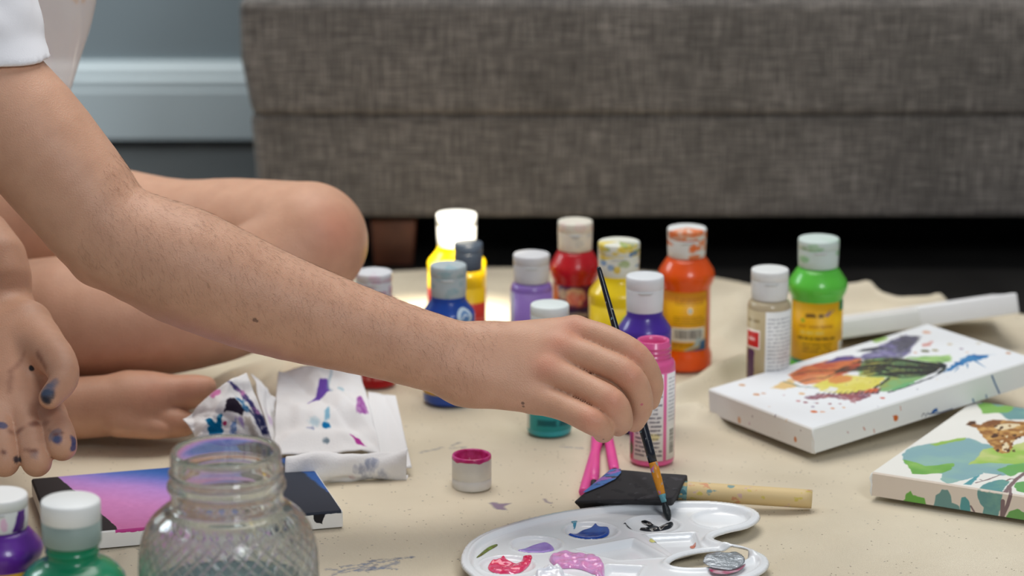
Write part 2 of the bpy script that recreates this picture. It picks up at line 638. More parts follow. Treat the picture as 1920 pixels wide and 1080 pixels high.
    nt.links.new(lt.outputs[0], mu.inputs[0]); nt.links.new(gt.outputs[0], mu.inputs[1])
    mu2 = nt.nodes.new('ShaderNodeMath'); mu2.operation = 'MULTIPLY'; mu2.inputs[1].default_value = .7
    nt.links.new(mu.outputs[0], mu2.inputs[0])
    mx = nt.nodes.new('ShaderNodeMix'); mx.data_type = 'RGBA'
    nt.links.new(mu2.outputs[0], mx.inputs[0]); nt.links.new(r.outputs['Color'], mx.inputs[6]); mx.inputs[7].default_value = (*lin((90, 76, 62)), 1)
    im = nt.nodes.new('ShaderNodeTexImage'); im.image = img; im.extension = 'CLIP'
    mx2 = nt.nodes.new('ShaderNodeMix'); mx2.data_type = 'RGBA'
    nt.links.new(im.outputs['Alpha'], mx2.inputs[0]); nt.links.new(mx.outputs[2], mx2.inputs[6]); nt.links.new(im.outputs['Color'], mx2.inputs[7])
    nt.links.new(mx2.outputs[2], b.inputs['Base Color'])
    add_weave(nt, b, 2300, 0.5)
    uv = np.c_[(v[:, 0] - x0) / wm, (v[:, 1] - y0) / hm]
    o = mobj('drop_cloth', v, f, m, uv=uv)
    sm = o.modifiers.new('thickness', 'SOLIDIFY'); sm.thickness = 0.0009; sm.offset = -1
    setp(o, 'large beige cotton drop cloth spread over the floor, creased and paint-spotted', 'cloth')


build_cloth()


# ------------------------------------------------------------------ bottles
WHITE = (226, 228, 226)


def cap_prof(r, h, z):
    return [(r * .93, z), (r * .96, z + .0006), (r * .985, z + h * .3), (r * .995, z + h * .60), (r * .995, z + h * .632), (r * .982, z + h * .637), (r * .982, z + h * .645)]


def lid_prof(r, h, z):
    return [(r * .978, z + h * .640), (r * 1.0, z + h * .647), (r * 1.005, z + h * .9), (r * .995, z + h * .965), (r * .965, z + h * .99), (r * .90, z + h), (r * .6, z + h * .995), (r * .1, z + h * .995)]


def arc_label(name, r, z0, z1, a0, a1, mat, parent, seg=28):
    v, f, uv = [], [], []
    for i, z in enumerate((z0, z1)):
        for j in range(seg + 1):
            t = math.radians(a0 + (a1 - a0) * j / seg)
            v.append((r * math.sin(t), -r * math.cos(t), z)); uv.append((j / seg, i))
    n = seg + 1
    for j in range(seg): f.append((j, j + 1, n + j + 1, n + j))
    o = mobj(name, v, f, mat, parent, uv=uv)
    s = o.modifiers.new('thickness', 'SOLIDIFY'); s.thickness = 0.0002; s.offset = 1
    return o


def cap_art(name, r, h, fn, base=WHITE):
    """paint smeared on a cap: drawn round the cap wall"""
    a = Art(360, h * 1000, 1.0, base)
    a = Art(2 * math.pi * r * 1000, h * 1000, 5, base)
    fn(a)
    m = art_mat(name, a, 0.42)
    return m


def lathe_uv(prof, seg=48):
    """lathe with a seam and uv (u around from the back, v by height)"""
    v, f, uv = [], [], []
    z0 = min(p[1] for p in prof); z1 = max(p[1] for p in prof)
    for r, z in prof:
        for j in range(seg + 1):
            t = -math.pi + 2 * math.pi * j / seg
            v.append((r * math.sin(t), -r * math.cos(t), z)); uv.append((j / seg, (z - z0) / (z1 - z0)))
    n = seg + 1
    for i in range(len(prof) - 1):
        for j in range(seg):
            f.append((i * n + j, i * n + j + 1, (i + 1) * n + j + 1, (i + 1) * n + j))
    f.append(tuple((len(prof) - 1) * n + j for j in range(seg)))
    f.append(tuple(reversed(range(seg))))
    return v, f, uv


def bottle(base, label, col, kind='wide', s=1.0, cap=None, capcol=WHITE, capfn=None, labels=(), open_=False, rz=0.0, lid=True, top=None):
    top_px = top
    """base: world point. kind wide: 129 mm squeeze bottle with shoulder and foot; slim: 120 mm craft bottle"""
    t = empty('paint_bottle', base, label, 'paint bottle', 'small plastic paint bottles standing on the drop cloth', rz)
    bm_ = pmat('bottle_%d_%d_%d' % col, col, 0.28, noise=.08, nscale=40, spec=.5, coat=.25)
    if kind == 'wide':
        pr = [(.002, .0), (.0215, .0), (.0232, .0012), (.0240, .005), (.0240, .0115), (.0232, .0150), (.0218, .0185), (.0218, .075), (.0226, .0775), (.0246, .0815), (.0255, .0855), (.0254, .0880), (.0244, .0915), (.0222, .0950), (.0197, .0990), (.0174, .1025), (.0150, .1034), (.0140, .104), (.0140, .107)]
        rc, hc, zc = .0174, .0262, .1040
    elif kind == 'cone':      # steeper shoulder, no foot
        pr = [(.002, 0), (.0195, 0), (.0214, .0014), (.0218, .004), (.0218, .070), (.0221, .0805), (.0218, .0835), (.0208, .0855), (.0180, .0895), (.0152, .0938), (.0146, .0952), (.0146, .098), (.0140, .1010), (.0140, .106)]
        rc, hc, zc = .0152, .0290, .0985
    else:
        pr = [(.002, 0), (.0165, 0), (.0180, .001), (.0186, .003), (.0186, .086), (.0183, .0895), (.0172, .0920), (.0150, .0935), (.0138, .0938), (.0138, .098)]
        rc, hc, zc = .0160, .0262, .0945
    pr = [(r * s, z * s) for r, z in pr]
    rc, hc, zc = rc * s, hc * s, zc * s
    if open_:
        pr = pr[:-2] + [(.0136 * s, .0945 * s)]
        z = .0945 * s
        for k in range(3):
            pr += [(.0136 * s, z + .0003), (.0148 * s, z + .0012), (.0148 * s, z + .0019), (.0136 * s, z + .0028)]
            z += .0042 * s
        top = z + .002
        pr += [(.0136 * s, top), (.0130 * s, top + .0006), (.0118 * s, top), (.0112 * s, top - .004), (.0112 * s, top - .022), (.001, top - .0225)]
    v, f = lathe(pr, 56)
    mobj('body', v, f, bm_, t)
    if open_:
        v, f = lathe([(.0110 * s, top - .021), (.0110 * s, top - .012), (.001, top - .0115)], 32)
        mobj('paint', v, f, pmat('paint_magenta', (196, 30, 120), .2), t)
    else:
        if capfn is not None:
            cm = cap_art('cap_smears', rc, hc * .64, lambda a: capfn(a, False), capcol)
            lm = cap_art('lid_smears', rc, hc * .36, lambda a: capfn(a, True), capcol)
        else:
            cm = lm = pmat('cap_%d_%d_%d' % tuple(capcol), capcol, .4, noise=.03, spec=.4)
        v, f, uv = lathe_uv(cap_prof(rc, hc, zc))
        c = mobj('cap', v, f, cm, t, uv=uv)
        if lid:
            v, f, uv = lathe_uv(lid_prof(rc, hc, zc))
            mobj('flip_lid', v, f, lm, c, uv=uv)
            # thumb notch under the lid edge
            vv, ff = tube([(-.006 * s, -rc * .97, zc + hc * .60), (-.003 * s, -rc * 1.0, zc + hc * .585), (.003 * s, -rc * 1.0, zc + hc * .585), (.006 * s, -rc * .97, zc + hc * .60)], [.0004, .0011, .0011, .0004], 8)
            mobj('thumb_notch', vv, ff, pmat('notch', tuple(int(x * .86) for x in capcol), .5), c)
        else:
            pr2 = [(rc * .962, zc + hc * .640), (rc, zc + hc * .66), (rc, zc + hc * .95), (rc * .96, zc + hc * .99), (rc * .9, zc + hc), (rc * .05, zc + hc)]
            v, f, uv = lathe_uv(pr2)
            mobj('cap_top', v, f, lm, c, uv=uv)
    rl = {'wide': .02185, 'cone': .02185, 'slim': .01865}[kind] * s
    if top_px is not None:
        px, py = top_px
        nom = (zc + hc) if not open_ else (.0945 + .0126 + .002) * s
        t.scale = (1, 1, W(px, py, base[1] + rc)[2] / nom)
    for (z0, z1, a0, a1, fn, nm) in labels:
        wmm = rl * 1000 * math.radians(a1 - a0)
        a = Art(wmm, (z1 - z0) * s * 1000, 7, (255, 255, 255))
        fn(a)
        arc_label(nm, rl, z0 * s, z1 * s, a0, a1, art_mat('label_' + nm, a, 0.4), t)
    return t


# ---- prints of the labels
def lab_orange(a):
    a.a[:] = np.array((228, 162, 20)) / 255
    a.rect(0, 0, a.W, a.H, (248, 190, 26), soft=.1, col2=(232, 166, 20), cs=18)
    W_ = a.W
    a.rect(0, a.H - 9, W_, a.H, (214, 120, 22), soft=3, al=.5)
    for x in (.46, .9): a.line([(W_ * x, a.H - 4), (W_ * x, a.H - 11)], .8, (150, 80, 20), al=.6)
    a.line([(W_ * .46, a.H - 11), (W_ * .9, a.H - 11)], .8, (150, 80, 20), al=.6)
    a.text(W_ * .5, a.H - 10, W_ * .88, a.H - 5, 2, (150, 84, 20), al=.6)
    a.ell(W_ * .68, a.H - 17, 2.2, 3.0, (226, 222, 204), soft=.8)
    a.ell(W_ * .68, a.H - 17, .8, 1.5, (110, 110, 100), soft=.6)
    a.text(W_ * .42, a.H - 31, W_ * .95, a.H - 22, 4, (140, 98, 10), al=.7)
    a.text(W_ * .05, a.H - 40, W_ * .3, a.H - 6, 12, (160, 110, 12), al=.5)
    a.barcode(W_ * .38, a.H - 46, W_ * .94, a.H - 33)
    a.text(W_ * .4, a.H - 51, W_ * .9, a.H - 47, 2, (130, 90, 10), al=.7)
    a.poly([(W_ * .62, 0), (W_ * .85, 3), (W_ * .86, 9), (W_ * .97, 10), (W_ * .97, 0)], (70, 140, 190), edge=.6, soft=.8, col2=(40, 90, 160))
    a.poly([(W_ * .58, 0), (W_ * .84, 4), (W_ * .88, 12), (W_ * .8, 12), (W_ * .74, 5)], (190, 214, 222), edge=.6, soft=.8)


def lab_green(a):
    a.rect(0, 0, a.W, a.H, (248, 196, 16), soft=.1, col2=(236, 176, 12), cs=16)
    W_ = a.W
    a.rect(0, 0, W_, 9, (40, 150, 150), soft=1)
    a.rect(W_ * .25, 0, W_ * .62, 8, (150, 190, 190), soft=3)
    a.rect(W_ * .83, a.H - 9, W_, a.H, (30, 140, 84), soft=.6)
    a.text(W_ * .3, a.H - 15, W_ * .56, a.H - 9, 1, (90, 62, 14), fill=.9, al=.85)
    a.poly([(W_ * .56, a.H - 12), (W_ * .66, a.H - 6), (W_ * .64, a.H - 10), (W_ * .74, a.H - 6), (W_ * .62, a.H - 13)], (150, 120, 130), edge=.5, soft=.8)
    a.ell(W_ * .26, a.H - 17, 2, 2, (150, 170, 30), soft=1)
    a.text(W_ * .2, a.H - 25, W_ * .72, a.H - 20, 1, (190, 132, 20), fill=.9)
    a.text(W_ * .22, a.H - 31, W_ * .7, a.H - 26, 1, (236, 206, 120), fill=.9)
    a.text(W_ * .18, a.H - 36, W_ * .75, a.H - 32, 1, (110, 76, 10), fill=.9)
    a.text(W_ * .26, a.H - 48, W_ * .7, a.H - 38, 3, (130, 92, 10))
    a.rect(W_ * .83, 11, W_ * .98, 26, (230, 230, 222), soft=.4)
    a.barcode(W_ * .86, 13, W_ * .99, 25, True)


def lab_beige(a):
    a.rect(0, 0, a.W, a.H, (184, 166, 128), soft=.1)
    W_ = a.W
    x = W_ * .42
    a.rect(x, 0, W_, a.H, (232, 232, 228), soft=.4)
    a.rect(W_ * .02, a.H - 34, x * .80, a.H - 17, (236, 226, 214), soft=.6)
    a.rect(W_ * .05, a.H - 32.5, x * .75, a.H - 19, (196, 34, 30), soft=.5)
    a.text(W_ * .1, a.H - 28, x * .6, a.H - 23, 1, (240, 220, 215), fill=.9)
    a.rect(W_ * .06, a.H - 62, x * .56, a.H - 35, (84, 40, 84), soft=.8, edge=.8)
    a.text(W_ * .08, a.H - 12, x * .8, a.H - 6, 1, (120, 100, 60))
    a.ell(x * .6, 5, 3, 2, (40, 80, 160), soft=1)
    a.text(x + 2, 6, W_ - 2, a.H - 5, 20, (130, 130, 134), al=.6)


def lab_pink(a):
    W_ = a.W
    a.rect(0, 0, a.W, a.H, (232, 116, 168), soft=.1)
    a.poly([(0, 0), (W_ * .10, 0), (W_ * .10, a.H), (0, a.H)], (196, 60, 80), soft=.3)
    a.ell(W_ * .05, 10, 3, 6, (70, 130, 70), soft=2)
    a.ell(W_ * .03, 22, 3, 8, (130, 80, 150), soft=3)
    a.rect(W_ * .13, 1, W_ * .66, a.H - 1, (236, 232, 230), soft=.5)
    a.text(W_ * .17, 4, W_ * .64, a.H - 4, 19, (96, 92, 104), al=.75)
    a.ell(W_ * .5, 22, 5, 3, (236, 220, 120), soft=2, al=.5)
    a.rect(W_ * .72, 1, W_ * .97, a.H - 1, (236, 234, 232), soft=.5)
    a.barcode(W_ * .76, 4, W_ * .94, 30, True)
    a.text(W_ * .76, 34, W_ * .93, a.H - 4, 12, (150, 150, 154), al=.6)


def lab_red(a):
    W_ = a.W
    a.rect(0, 0, a.W, a.H, (120, 24, 44), soft=.1, col2=(70, 30, 70), cs=10)
    a.rect(0, 0, W_ * .2, a.H, (196, 90, 24), soft=2)
    a.ell(W_ * .5, a.H - 9, 9, 8, (196, 96, 70), edge=2, soft=2, col2=(220, 170, 120))
    a.ell(W_ * .28, a.H - 7, 4, 5, (180, 150, 120), edge=1, soft=2)
    a.poly([(W_ * .3, a.H - 20), (W_ * .9, a.H - 16), (W_ * .9, a.H - 27), (W_ * .3, a.H - 29)], (50, 30, 70), soft=2)
    a.text(W_ * .38, a.H - 28, W_ * .9, a.H - 20, 1, (200, 190, 170), fill=.9)


def lab_yellow(a):
    W_ = a.W
    a.rect(0, 0, a.W, a.H, (238, 204, 10), soft=.1)
    a.ell(W_ * .60, a.H - 16, 7, 9, (184, 196, 40), edge=1.5, soft=2, col2=(210, 210, 70))
    a.rect(W_ * .36, a.H - 40, W_ * .9, a.H - 24, (226, 218, 160), soft=2)
    a.text(W_ * .4, a.H - 38, W_ * .86, a.H - 27, 3, (120, 110, 40))


def lab_sunny(a):
    a.rect(0, 0, a.W, a.H, (240, 196, 16), soft=.1)
    a.rect(0, 0, a.W, a.H * .78, (206, 60, 50), soft=1)
    a.text(4, a.H * .3, a.W - 4, a.H * .58, 4, (236, 160, 140), al=.5)


def lab_blue(a):
    W_ = a.W
    a.rect(0, 0, a.W, a.H, (20, 62, 140), soft=.1)
    a.rect(0, 0, W_, a.H * .74, (228, 176, 30), soft=.5)
    a.poly([(W_ * .3, 0), (W_ * .75, 0), (W_ * .9, 10), (W_ * .55, 8)], (190, 206, 214), soft=2)
    a.text(W_ * .2, a.H * .2, W_ * .8, a.H * .66, 5, (120, 90, 20), al=.6)


def lab_logo(a):
    a.rect(0, 0, a.W, a.H, (18, 66, 150), soft=.1)
    a.ell(a.W / 2, a.H / 2, a.W * .46, a.H * .46, (196, 214, 228), soft=.8)
    a.ell(a.W / 2, a.H / 2, a.W * .26, a.H * .3, (90, 130, 180), soft=1.2, edge=1)
    a.line([(a.W * .3, a.H * .4), (a.W * .5, a.H * .62), (a.W * .68, a.H * .5)], 1, (220, 230, 238), soft=.6)


def lab_teal(a):
    W_ = a.W
    a.rect(0, 0, a.W, a.H, (48, 170, 178), soft=.1)
    a.rect(0, 0, W_ * .12, a.H, (220, 226, 222), soft=.5)
    a.text(W_ * .3, 4, W_ * .82, 12, 1, (14, 92, 104), fill=1)
    a.text(W_ * .3, 14, W_ * .82, 40, 3, (14, 100, 110), fill=.8)


def lab_lav(a):
    W_ = a.W
    a.rect(0, 0, a.W, a.H, (136, 104, 176), soft=.1)
    a.rect(W_ * .0, 0, W_ * .16, a.H, (168, 162, 176), soft=1)
    a.rect(W_ * .52, 0, W_ * .86, a.H - 24, (180, 60, 60), soft=1)


def lab_redbox(a):
    a.rect(0, 0, a.W, a.H, (188, 18, 30), soft=.1)
    a.rect(a.W * .93, 0, a.W, a.H, (60, 66, 100), soft=.4)
    a.rect(a.W * .88, 0, a.W * .95, 4, (230, 190, 40), soft=.4)
    a.text(a.W * .2, 5, a.W * .75, 11, 1, (232, 170, 170), fill=1)
    a.text(a.W * .2, 20, a.W * .8, 50, 4, (232, 190, 190), fill=.7)


def lab_violet(a):
    a.rect(0, 0, a.W, a.H, (232, 180, 40), soft=.1)
    a.text(5, 5, a.W - 5, a.H - 8, 8, (120, 90, 20))


def smear(cols, seed=0, full=0.3):
    def fn(a, lid):
        r = random.Random(seed + (5 if lid else 0))
        for i in range(int(10 * full * (2.0 if lid else 1.0)) + 2):
            c = r.choice(cols)
            x = a.W * (.5 + r.uniform(-.22, .26)); y = r.uniform(0, a.H)
            w, h = r.uniform(2, 7), r.uniform(1, 4)
            a.ell(x, y, w, h, c, edge=1.6, es=3, soft=.8, al=r.uniform(.5, .95), seed=i + seed, tex=.3)
    return fn


def cap_front_purple(a, lid):
    if lid:
        return
    a.poly([(a.W * .60, 1), (a.W * .64, a.H), (a.W * .70, a.H), (a.W * .69, 2), (a.W * .65, 0)], (84, 30, 130), edge=.8, soft=.6)
    a.ell(a.W * .55, a.H * .5, 2, 5, (230, 190, 214), edge=1, soft=1)
    a.ell(a.W * .49, a.H * .4, 2, 6, (84, 30, 130), edge=1, soft=1)


def at(px, py, lift=0.0):
    g = G(px, py)
    return (g[0], g[1], lift)


def bottles():
    # base points are bottle centres (front edge pixel + radius)
    def base(px, py, r):
        g = G(px, py)
        d = g[:2] / np.hypot(*g[:2])
        return (g[0] + d[0] * r, g[1] + d[1] * r, 0.0)
    b = bottle
    b(base(1284, 700, .0245), 'bright orange paint bottle with yellow label and barcode under an orange-smeared white cap', (232, 84, 10), 'wide', 1.0, capfn=smear([(226, 96, 30), (236, 130, 80), (232, 110, 50)], 3, .9), top=(1284, 418), labels=[(.020, .0745, -95, 55, lab_orange, 'label')], rz=0.0)
    b(base(1528, 720, .0245), 'lime green paint bottle with yellow label behind the zebra canvas', (92, 196, 62), 'wide', 1.035, capcol=(206, 220, 214), capfn=smear([(150, 200, 150), (140, 190, 140), (190, 212, 200)], 11, .3), top=(1528, 437), labels=[(.012, .0745, -80, 80, lab_green, 'label')])
    b(base(1438, 766, .0186), 'slim beige paint bottle with white cap beside the lime green bottle', (188, 172, 140), 'slim', 1.0, top=(1438, 495), labels=[(.006, .0865, -85, 85, lab_beige, 'label')])
    b(base(1206, 817, .022), 'dark violet paint bottle with clean white cap behind the open pink bottle', (70, 40, 150), 'cone', 1.03, capcol=(224, 227, 230), top=(1200, 507), labels=[(.020, .066, -75, 75, lab_violet, 'label')])
    b(base(1222, 877, .0182), 'open pink paint bottle without a cap, right behind the painting hand', (226, 92, 152), 'slim', .965, open_=True, top=(1222, 628), labels=[(.0045, .0845, -78, 80, lab_pink, 'label')])
    b(base(1158, 736, .0245), 'bright yellow paint bottle with cap smeared yellow and green, behind the brush handle', (240, 206, 8), 'cone', 1.2, capcol=(228, 228, 214), capfn=smear([(232, 196, 40), (224, 190, 60), (120, 150, 60), (60, 110, 180), (230, 210, 120)], 21, 1.0), top=(1158, 443), labels=[(.020, .0745, -70, 70, lab_yellow, 'label')])
    b(base(1077, 690, .022), 'deep red paint bottle with dark picture label and off-white cap', (190, 14, 26), 'wide', 0.90, capcol=(230, 224, 208), capfn=smear([(190, 190, 186), (224, 196, 190)], 31, .2), top=(1077, 406), labels=[(.020, .0745, -80, 80, lab_red, 'label')])
    b(base(996, 722, .0185), 'slim lavender paint bottle with white cap left of the red bottle', (136, 104, 180), 'slim', 1.0, capcol=(214, 214, 216), top=(996, 467), labels=[(.005, .0865, -80, 80, lab_lav, 'label')])
    b(base(1030, 822, .0186), 'slim teal paint bottle with white cap, mostly hidden behind the painting hand', (44, 164, 172), 'slim', 1.0, capcol=(222, 230, 228), lid=False, top=(1028, 560), labels=[(.006, .0865, -80, 80, lab_teal, 'label')])
    bb = b(base(842, 764, .022), 'royal blue paint bottle with greyish white cap and round pale emblem above the forearm', (16, 66, 158), 'cone', 1.03, capcol=(178, 190, 194), capfn=smear([(140, 170, 178), (150, 178, 186)], 41, .35), top=(840, 487), labels=[(.010, .064, -80, 80, lab_blue, 'label')])
    a = Art(16, 16, 8, (255, 255, 255)); lab_logo(a)
    # round emblem sits on the sloping upper wall
    v, f, uv = [], [], []
    n = 9
    for i in range(n):
        for j in range(n):
            uu, vv_ = i / (n - 1), j / (n - 1)
            th = math.radians(18 + 46 * uu); z = (.0745 + .0175 * vv_) * 1.03
            r = 1.03 * np.interp(z / 1.03, [.07, .0805, .0835, .0855, .0895, .0938], [.0218, .0221, .0218, .0208, .0180, .0152]) + .0004
            v.append((r * math.sin(th), -r * math.cos(th), z)); uv.append((uu, vv_))
    for i in range(n - 1):
        for j in range(n - 1): f.append((i * n + j, (i + 1) * n + j, (i + 1) * n + j + 1, i * n + j + 1))
    setp(mobj('emblem', v, f, art_mat('label_emblem', a, .4), bb, uv=uv), 'round pale emblem')
    b(base(857, 672, .025), 'sunlit yellow paint bottle with blown-out white cap at the back by the sofa', (244, 208, 0), 'cone', 1.22, top=(856, 391), labels=[(.014, .0745, -80, 80, lab_sunny, 'label')])
    b(base(879, 690, .015), 'small yellow bottle with dark slate cap squeezed between blue and sunlit yellow bottles', (240, 196, 10), 'slim', 0.80, capcol=(34, 42, 54), lid=False, top=(879, 448), labels=[(.012, .078, -80, 80, lab_sunny, 'label')])
    b(base(704, 730, .0186), 'slim paint bottle with red label and white cap between knee and forearm', (190, 20, 32), 'slim', 1.0, capcol=(216, 218, 222), capfn=smear([(206, 180, 196), (196, 160, 176)], 51, .3), top=(704, 500), labels=[(.003, .0865, -80, 80, lab_redbox, 'label')])
    # foreground
    g = W(-2, 925, 1.84)
    b((g[0], g[1], 0.0), 'purple paint bottle with a purple-streaked white cap at the near left', (96, 36, 150), 'wide', 0.925, capcol=(232, 232, 230), capfn=cap_front_purple, labels=[(.012, .0745, -85, 85, lab_violet, 'label')]).scale = (1.16, 1.16, .945)
    return


bottles()


def green_front():
    g = W(132, 935, 1.80)
    t = empty('paint_bottle', (g[0], g[1], 0), 'emerald green paint bottle with frosted translucent cap in the near left', 'paint bottle', 'small plastic paint bottles standing on the drop cloth')
    gm = pmat('bottle_emerald', (10, 130, 88), .25, noise=.06, coat=.3)
    pr = [(.002, 0), (.030, 0), (.033, .002), (.034, .006), (.034, .060), (.0345, .066), (.0335, .071), (.030, .0755), (.0255, .0792), (.0205, .0818), (.0172, .0833), (.0168, .0855), (.0168, .1055), (.0150, .1060), (.0145, .110)]
    v, f = lathe(pr, 64)
    mobj('body', v, f, gm, t)
    z0 = .0945
    fm = pmat('cap_frosted', (196, 214, 208), .45, trans=.55, ior=1.3)
    v, f = lathe([(.0186, z0), (.0190, z0 + .0005), (.0192, z0 + .016), (.0178, z0 + .0162), (.0176, z0 + .0005)], 48, False, False)
    c = mobj('cap', v, f, fm, t)
    wm = pmat('cap_top_white', (230, 232, 230), .4)
    v, f = lathe([(.0188, z0 + .0150), (.0193, z0 + .0156), (.0193, z0 + .0270), (.0188, z0 + .0283), (.0178, z0 + .0290), (.001, z0 + .0290)], 48)
    mobj('cap_top', v, f, wm, c)
    for k in range(3):
        v, f = lathe([(.0168, .087 + k * .0045), (.0176, .0882 + k * .0045), (.0176, .089 + k * .0045), (.0168, .0902 + k * .0045)], 48, False, False)
        mobj('screw_thread', v, f, gm, t)


green_front()


# ------------------------------------------------------------------ glass jar
def clear_mat(name, col, ior, refr):
    """clear glass or water: part of the light bends, part goes straight through a thin wall"""
    m = bpy.data.materials.new(name)
    m.use_nodes = True
    nt = m.node_tree
    nt.nodes.remove(nt.nodes['Principled BSDF'])
    g = nt.nodes.new('ShaderNodeBsdfGlass'); g.inputs['Color'].default_value = (*lin(col), 1); g.inputs['Roughness'].default_value = .01; g.inputs['IOR'].default_value = ior
    t = nt.nodes.new('ShaderNodeBsdfTransparent'); t.inputs['Color'].default_value = (*lin(col), 1)
    x = nt.nodes.new('ShaderNodeMixShader'); x.inputs[0].default_value = refr
    nt.links.new(t.outputs[0], x.inputs[1]); nt.links.new(g.outputs[0], x.inputs[2])
    nt.links.new(x.outputs[0], nt.nodes['Material Output'].inputs['Surface'])
    return m


def build_jar():
    g = W(423, 842, 1.80)
    t = empty('glass_jar', (g[0], g[1], 0), 'clear quilted glass mason jar of blue-tinted rinse water in the foreground', 'jar')
    gl = clear_mat('jar_glass', (250, 252, 251), 1.46, .88)
    zt = 0.1575
    outer = smooth_prof([(.030, 0), (.046, .0005), (.0545, .006), (.0575, .020), (.0582, .050), (.0578, .080), (.0560, .095), (.0510, .1085), (.0430, .1165), (.0375, .1200), (.0362, .1230), (.0362, .1290)], 8)
    outer += [(.0362, .1300), (.0378, .1312), (.0384, .1325), (.0384, .1345), (.0378, .1358), (.0360, .1368), (.0358, .1400), (.0364, .1412), (.0372, .1420), (.0372, .1430), (.0360, .1440), (.0358, .1450), (.0358, .1530), (.0355, .1555), (.0345, .1570), (.0334, zt), (.0324, .1570), (.0318, .1555)]
    inner = [(.0318, .150), (.0319, .128), (.0325, .1215), (.0385, .1140), (.0465, .1065), (.0520, .0940), (.0540, .080), (.0545, .050), (.0538, .020), (.0500, .0085), (.042, .0062), (.001, .0060)]
    inner = inner[:2] + smooth_prof(inner[1:-1], 5)[1:] + [inner[-1]]
    seg = 720
    th = np.linspace(0, 2 * math.pi, seg, endpoint=False)
    # densify the quilted belt
    o2 = []
    for i, (r, z) in enumerate(outer[:-1]):
        o2.append((r, z))
        r2, z2 = outer[i + 1]
        if .004 < z < .112:
            for q in np.linspace(0, 1, 7)[1:-1]: o2.append((r + (r2 - r) * q, z + (z2 - z) * q))
    o2.append(outer[-1])
    prof = o2 + inner
    v = []
    for k, (r, z) in enumerate(prof):
        if k < len(o2) and .006 < z < .112:
            fade = min(1, (z - .006) / .006) * min(1, max(0, (.112 - z) / .010))
            N = 36
            ph1 = N * th / (2 * math.pi) + z / .0105
            ph2 = N * th / (2 * math.pi) - z / .0105
            d1 = np.abs(ph1 - np.round(ph1)); d2 = np.abs(ph2 - np.round(ph2))
            gr = np.exp(-(d1 / .075) ** 2) + np.exp(-(d2 / .075) ** 2)
            rr = r + fade * .00055 * np.minimum(gr, 1.2)
        else:
            rr = np.full(seg, r)
        v.append(np.c_[rr * np.sin(th), -rr * np.cos(th), np.full(seg, z)])
    v = np.vstack(v)
    n = len(prof)
    i = np.arange(n - 1)[:, None] * seg
    j = np.arange(seg)[None, :]
    k = (j + 1) % seg
    f = np.stack([i + j, i + k, i + seg + k, i + seg + j], -1).reshape(-1, 4)
    faces = [tuple(q) for q in f] + [tuple(reversed(range(seg))), tuple(range((n - 1) * seg, n * seg))]
    setp(mobj('jar_body', v, faces, gl, t), None)
    wat = clear_mat('rinse_water', (196, 216, 228), 1.33, .5)
    v, f = lathe(smooth_prof([(.001, .0064), (.0415, .0066), (.0495, .0090), (.0534, .0205), (.0540, .050), (.0538, .066)], 5) + [(.001, .066)], 72)
    setp(mobj('water', v, f, wat, t), 'pale blue rinse water')


build_jar()


# ------------------------------------------------------------------ flat pieces cut from an outline, with a height
def plate(name, sdf, x0, x1, y0, y1, step, zfun, mat, parent=None, thick=0.0, uvf=None, snap=True):
    xs = np.arange(x0, x1 + step, step); ys = np.arange(y0, y1 + step, step)
    X, Y = np.meshgrid(xs, ys)
    S = sdf(X, Y)
    inside = S < step * .45
    c = inside[:-1, :-1] & inside[1:, :-1] & inside[:-1, 1:] & inside[1:, 1:]
    used = np.zeros(X.shape, bool)
    used[:-1, :-1] |= c; used[1:, :-1] |= c; used[:-1, 1:] |= c; used[1:, 1:] |= c
    # border points slide onto the outline
    cnt = np.zeros(X.shape, int)
    cnt[:-1, :-1] += c; cnt[1:, :-1] += c; cnt[:-1, 1:] += c; cnt[1:, 1:] += c
    bd = used & (cnt < 4)
    if snap:
        for _ in range(3):
            e = step * .1
            s0 = sdf(X, Y); gx = (sdf(X + e, Y) - s0) / e; gy = (sdf(X, Y + e) - s0) / e
            gl = np.maximum(gx * gx + gy * gy, .2)
            X = np.where(bd, X - s0 * gx / gl, X); Y = np.where(bd, Y - s0 * gy / gl, Y)
    Z = zfun(X, Y, sdf(X, Y))
    ids = -np.ones(X.shape, int)
    ids[used] = np.arange(used.sum())
    v = np.stack([X, Y, Z], -1)[used]
    q = np.stack([ids[:-1, :-1], ids[:-1, 1:], ids[1:, 1:], ids[1:, :-1]], -1)[c]
    o = mobj(name, v, q, mat, parent, uv=uvf(v) if uvf else None)
    if thick:
        m = o.modifiers.new('thickness', 'SOLIDIFY'); m.thickness = thick; m.offset = -1
    return o


def cr_closed(P, n=8):
    P = np.asarray(P, float)
    m = len(P)
    out = []
    for i in range(m):
        a, b, c, d = P[i - 1], P[i], P[(i + 1) % m], P[(i + 2) % m]
        for t in np.linspace(0, 1, n, endpoint=False):
            out.append(.5 * (2 * b + (c - a) * t + (2 * a - 5 * b + 4 * c - d) * t * t + (3 * b - a - 3 * c + d) * t ** 3))
    return np.array(out)


PAL_Z = 0.0105      # rim height of the palette


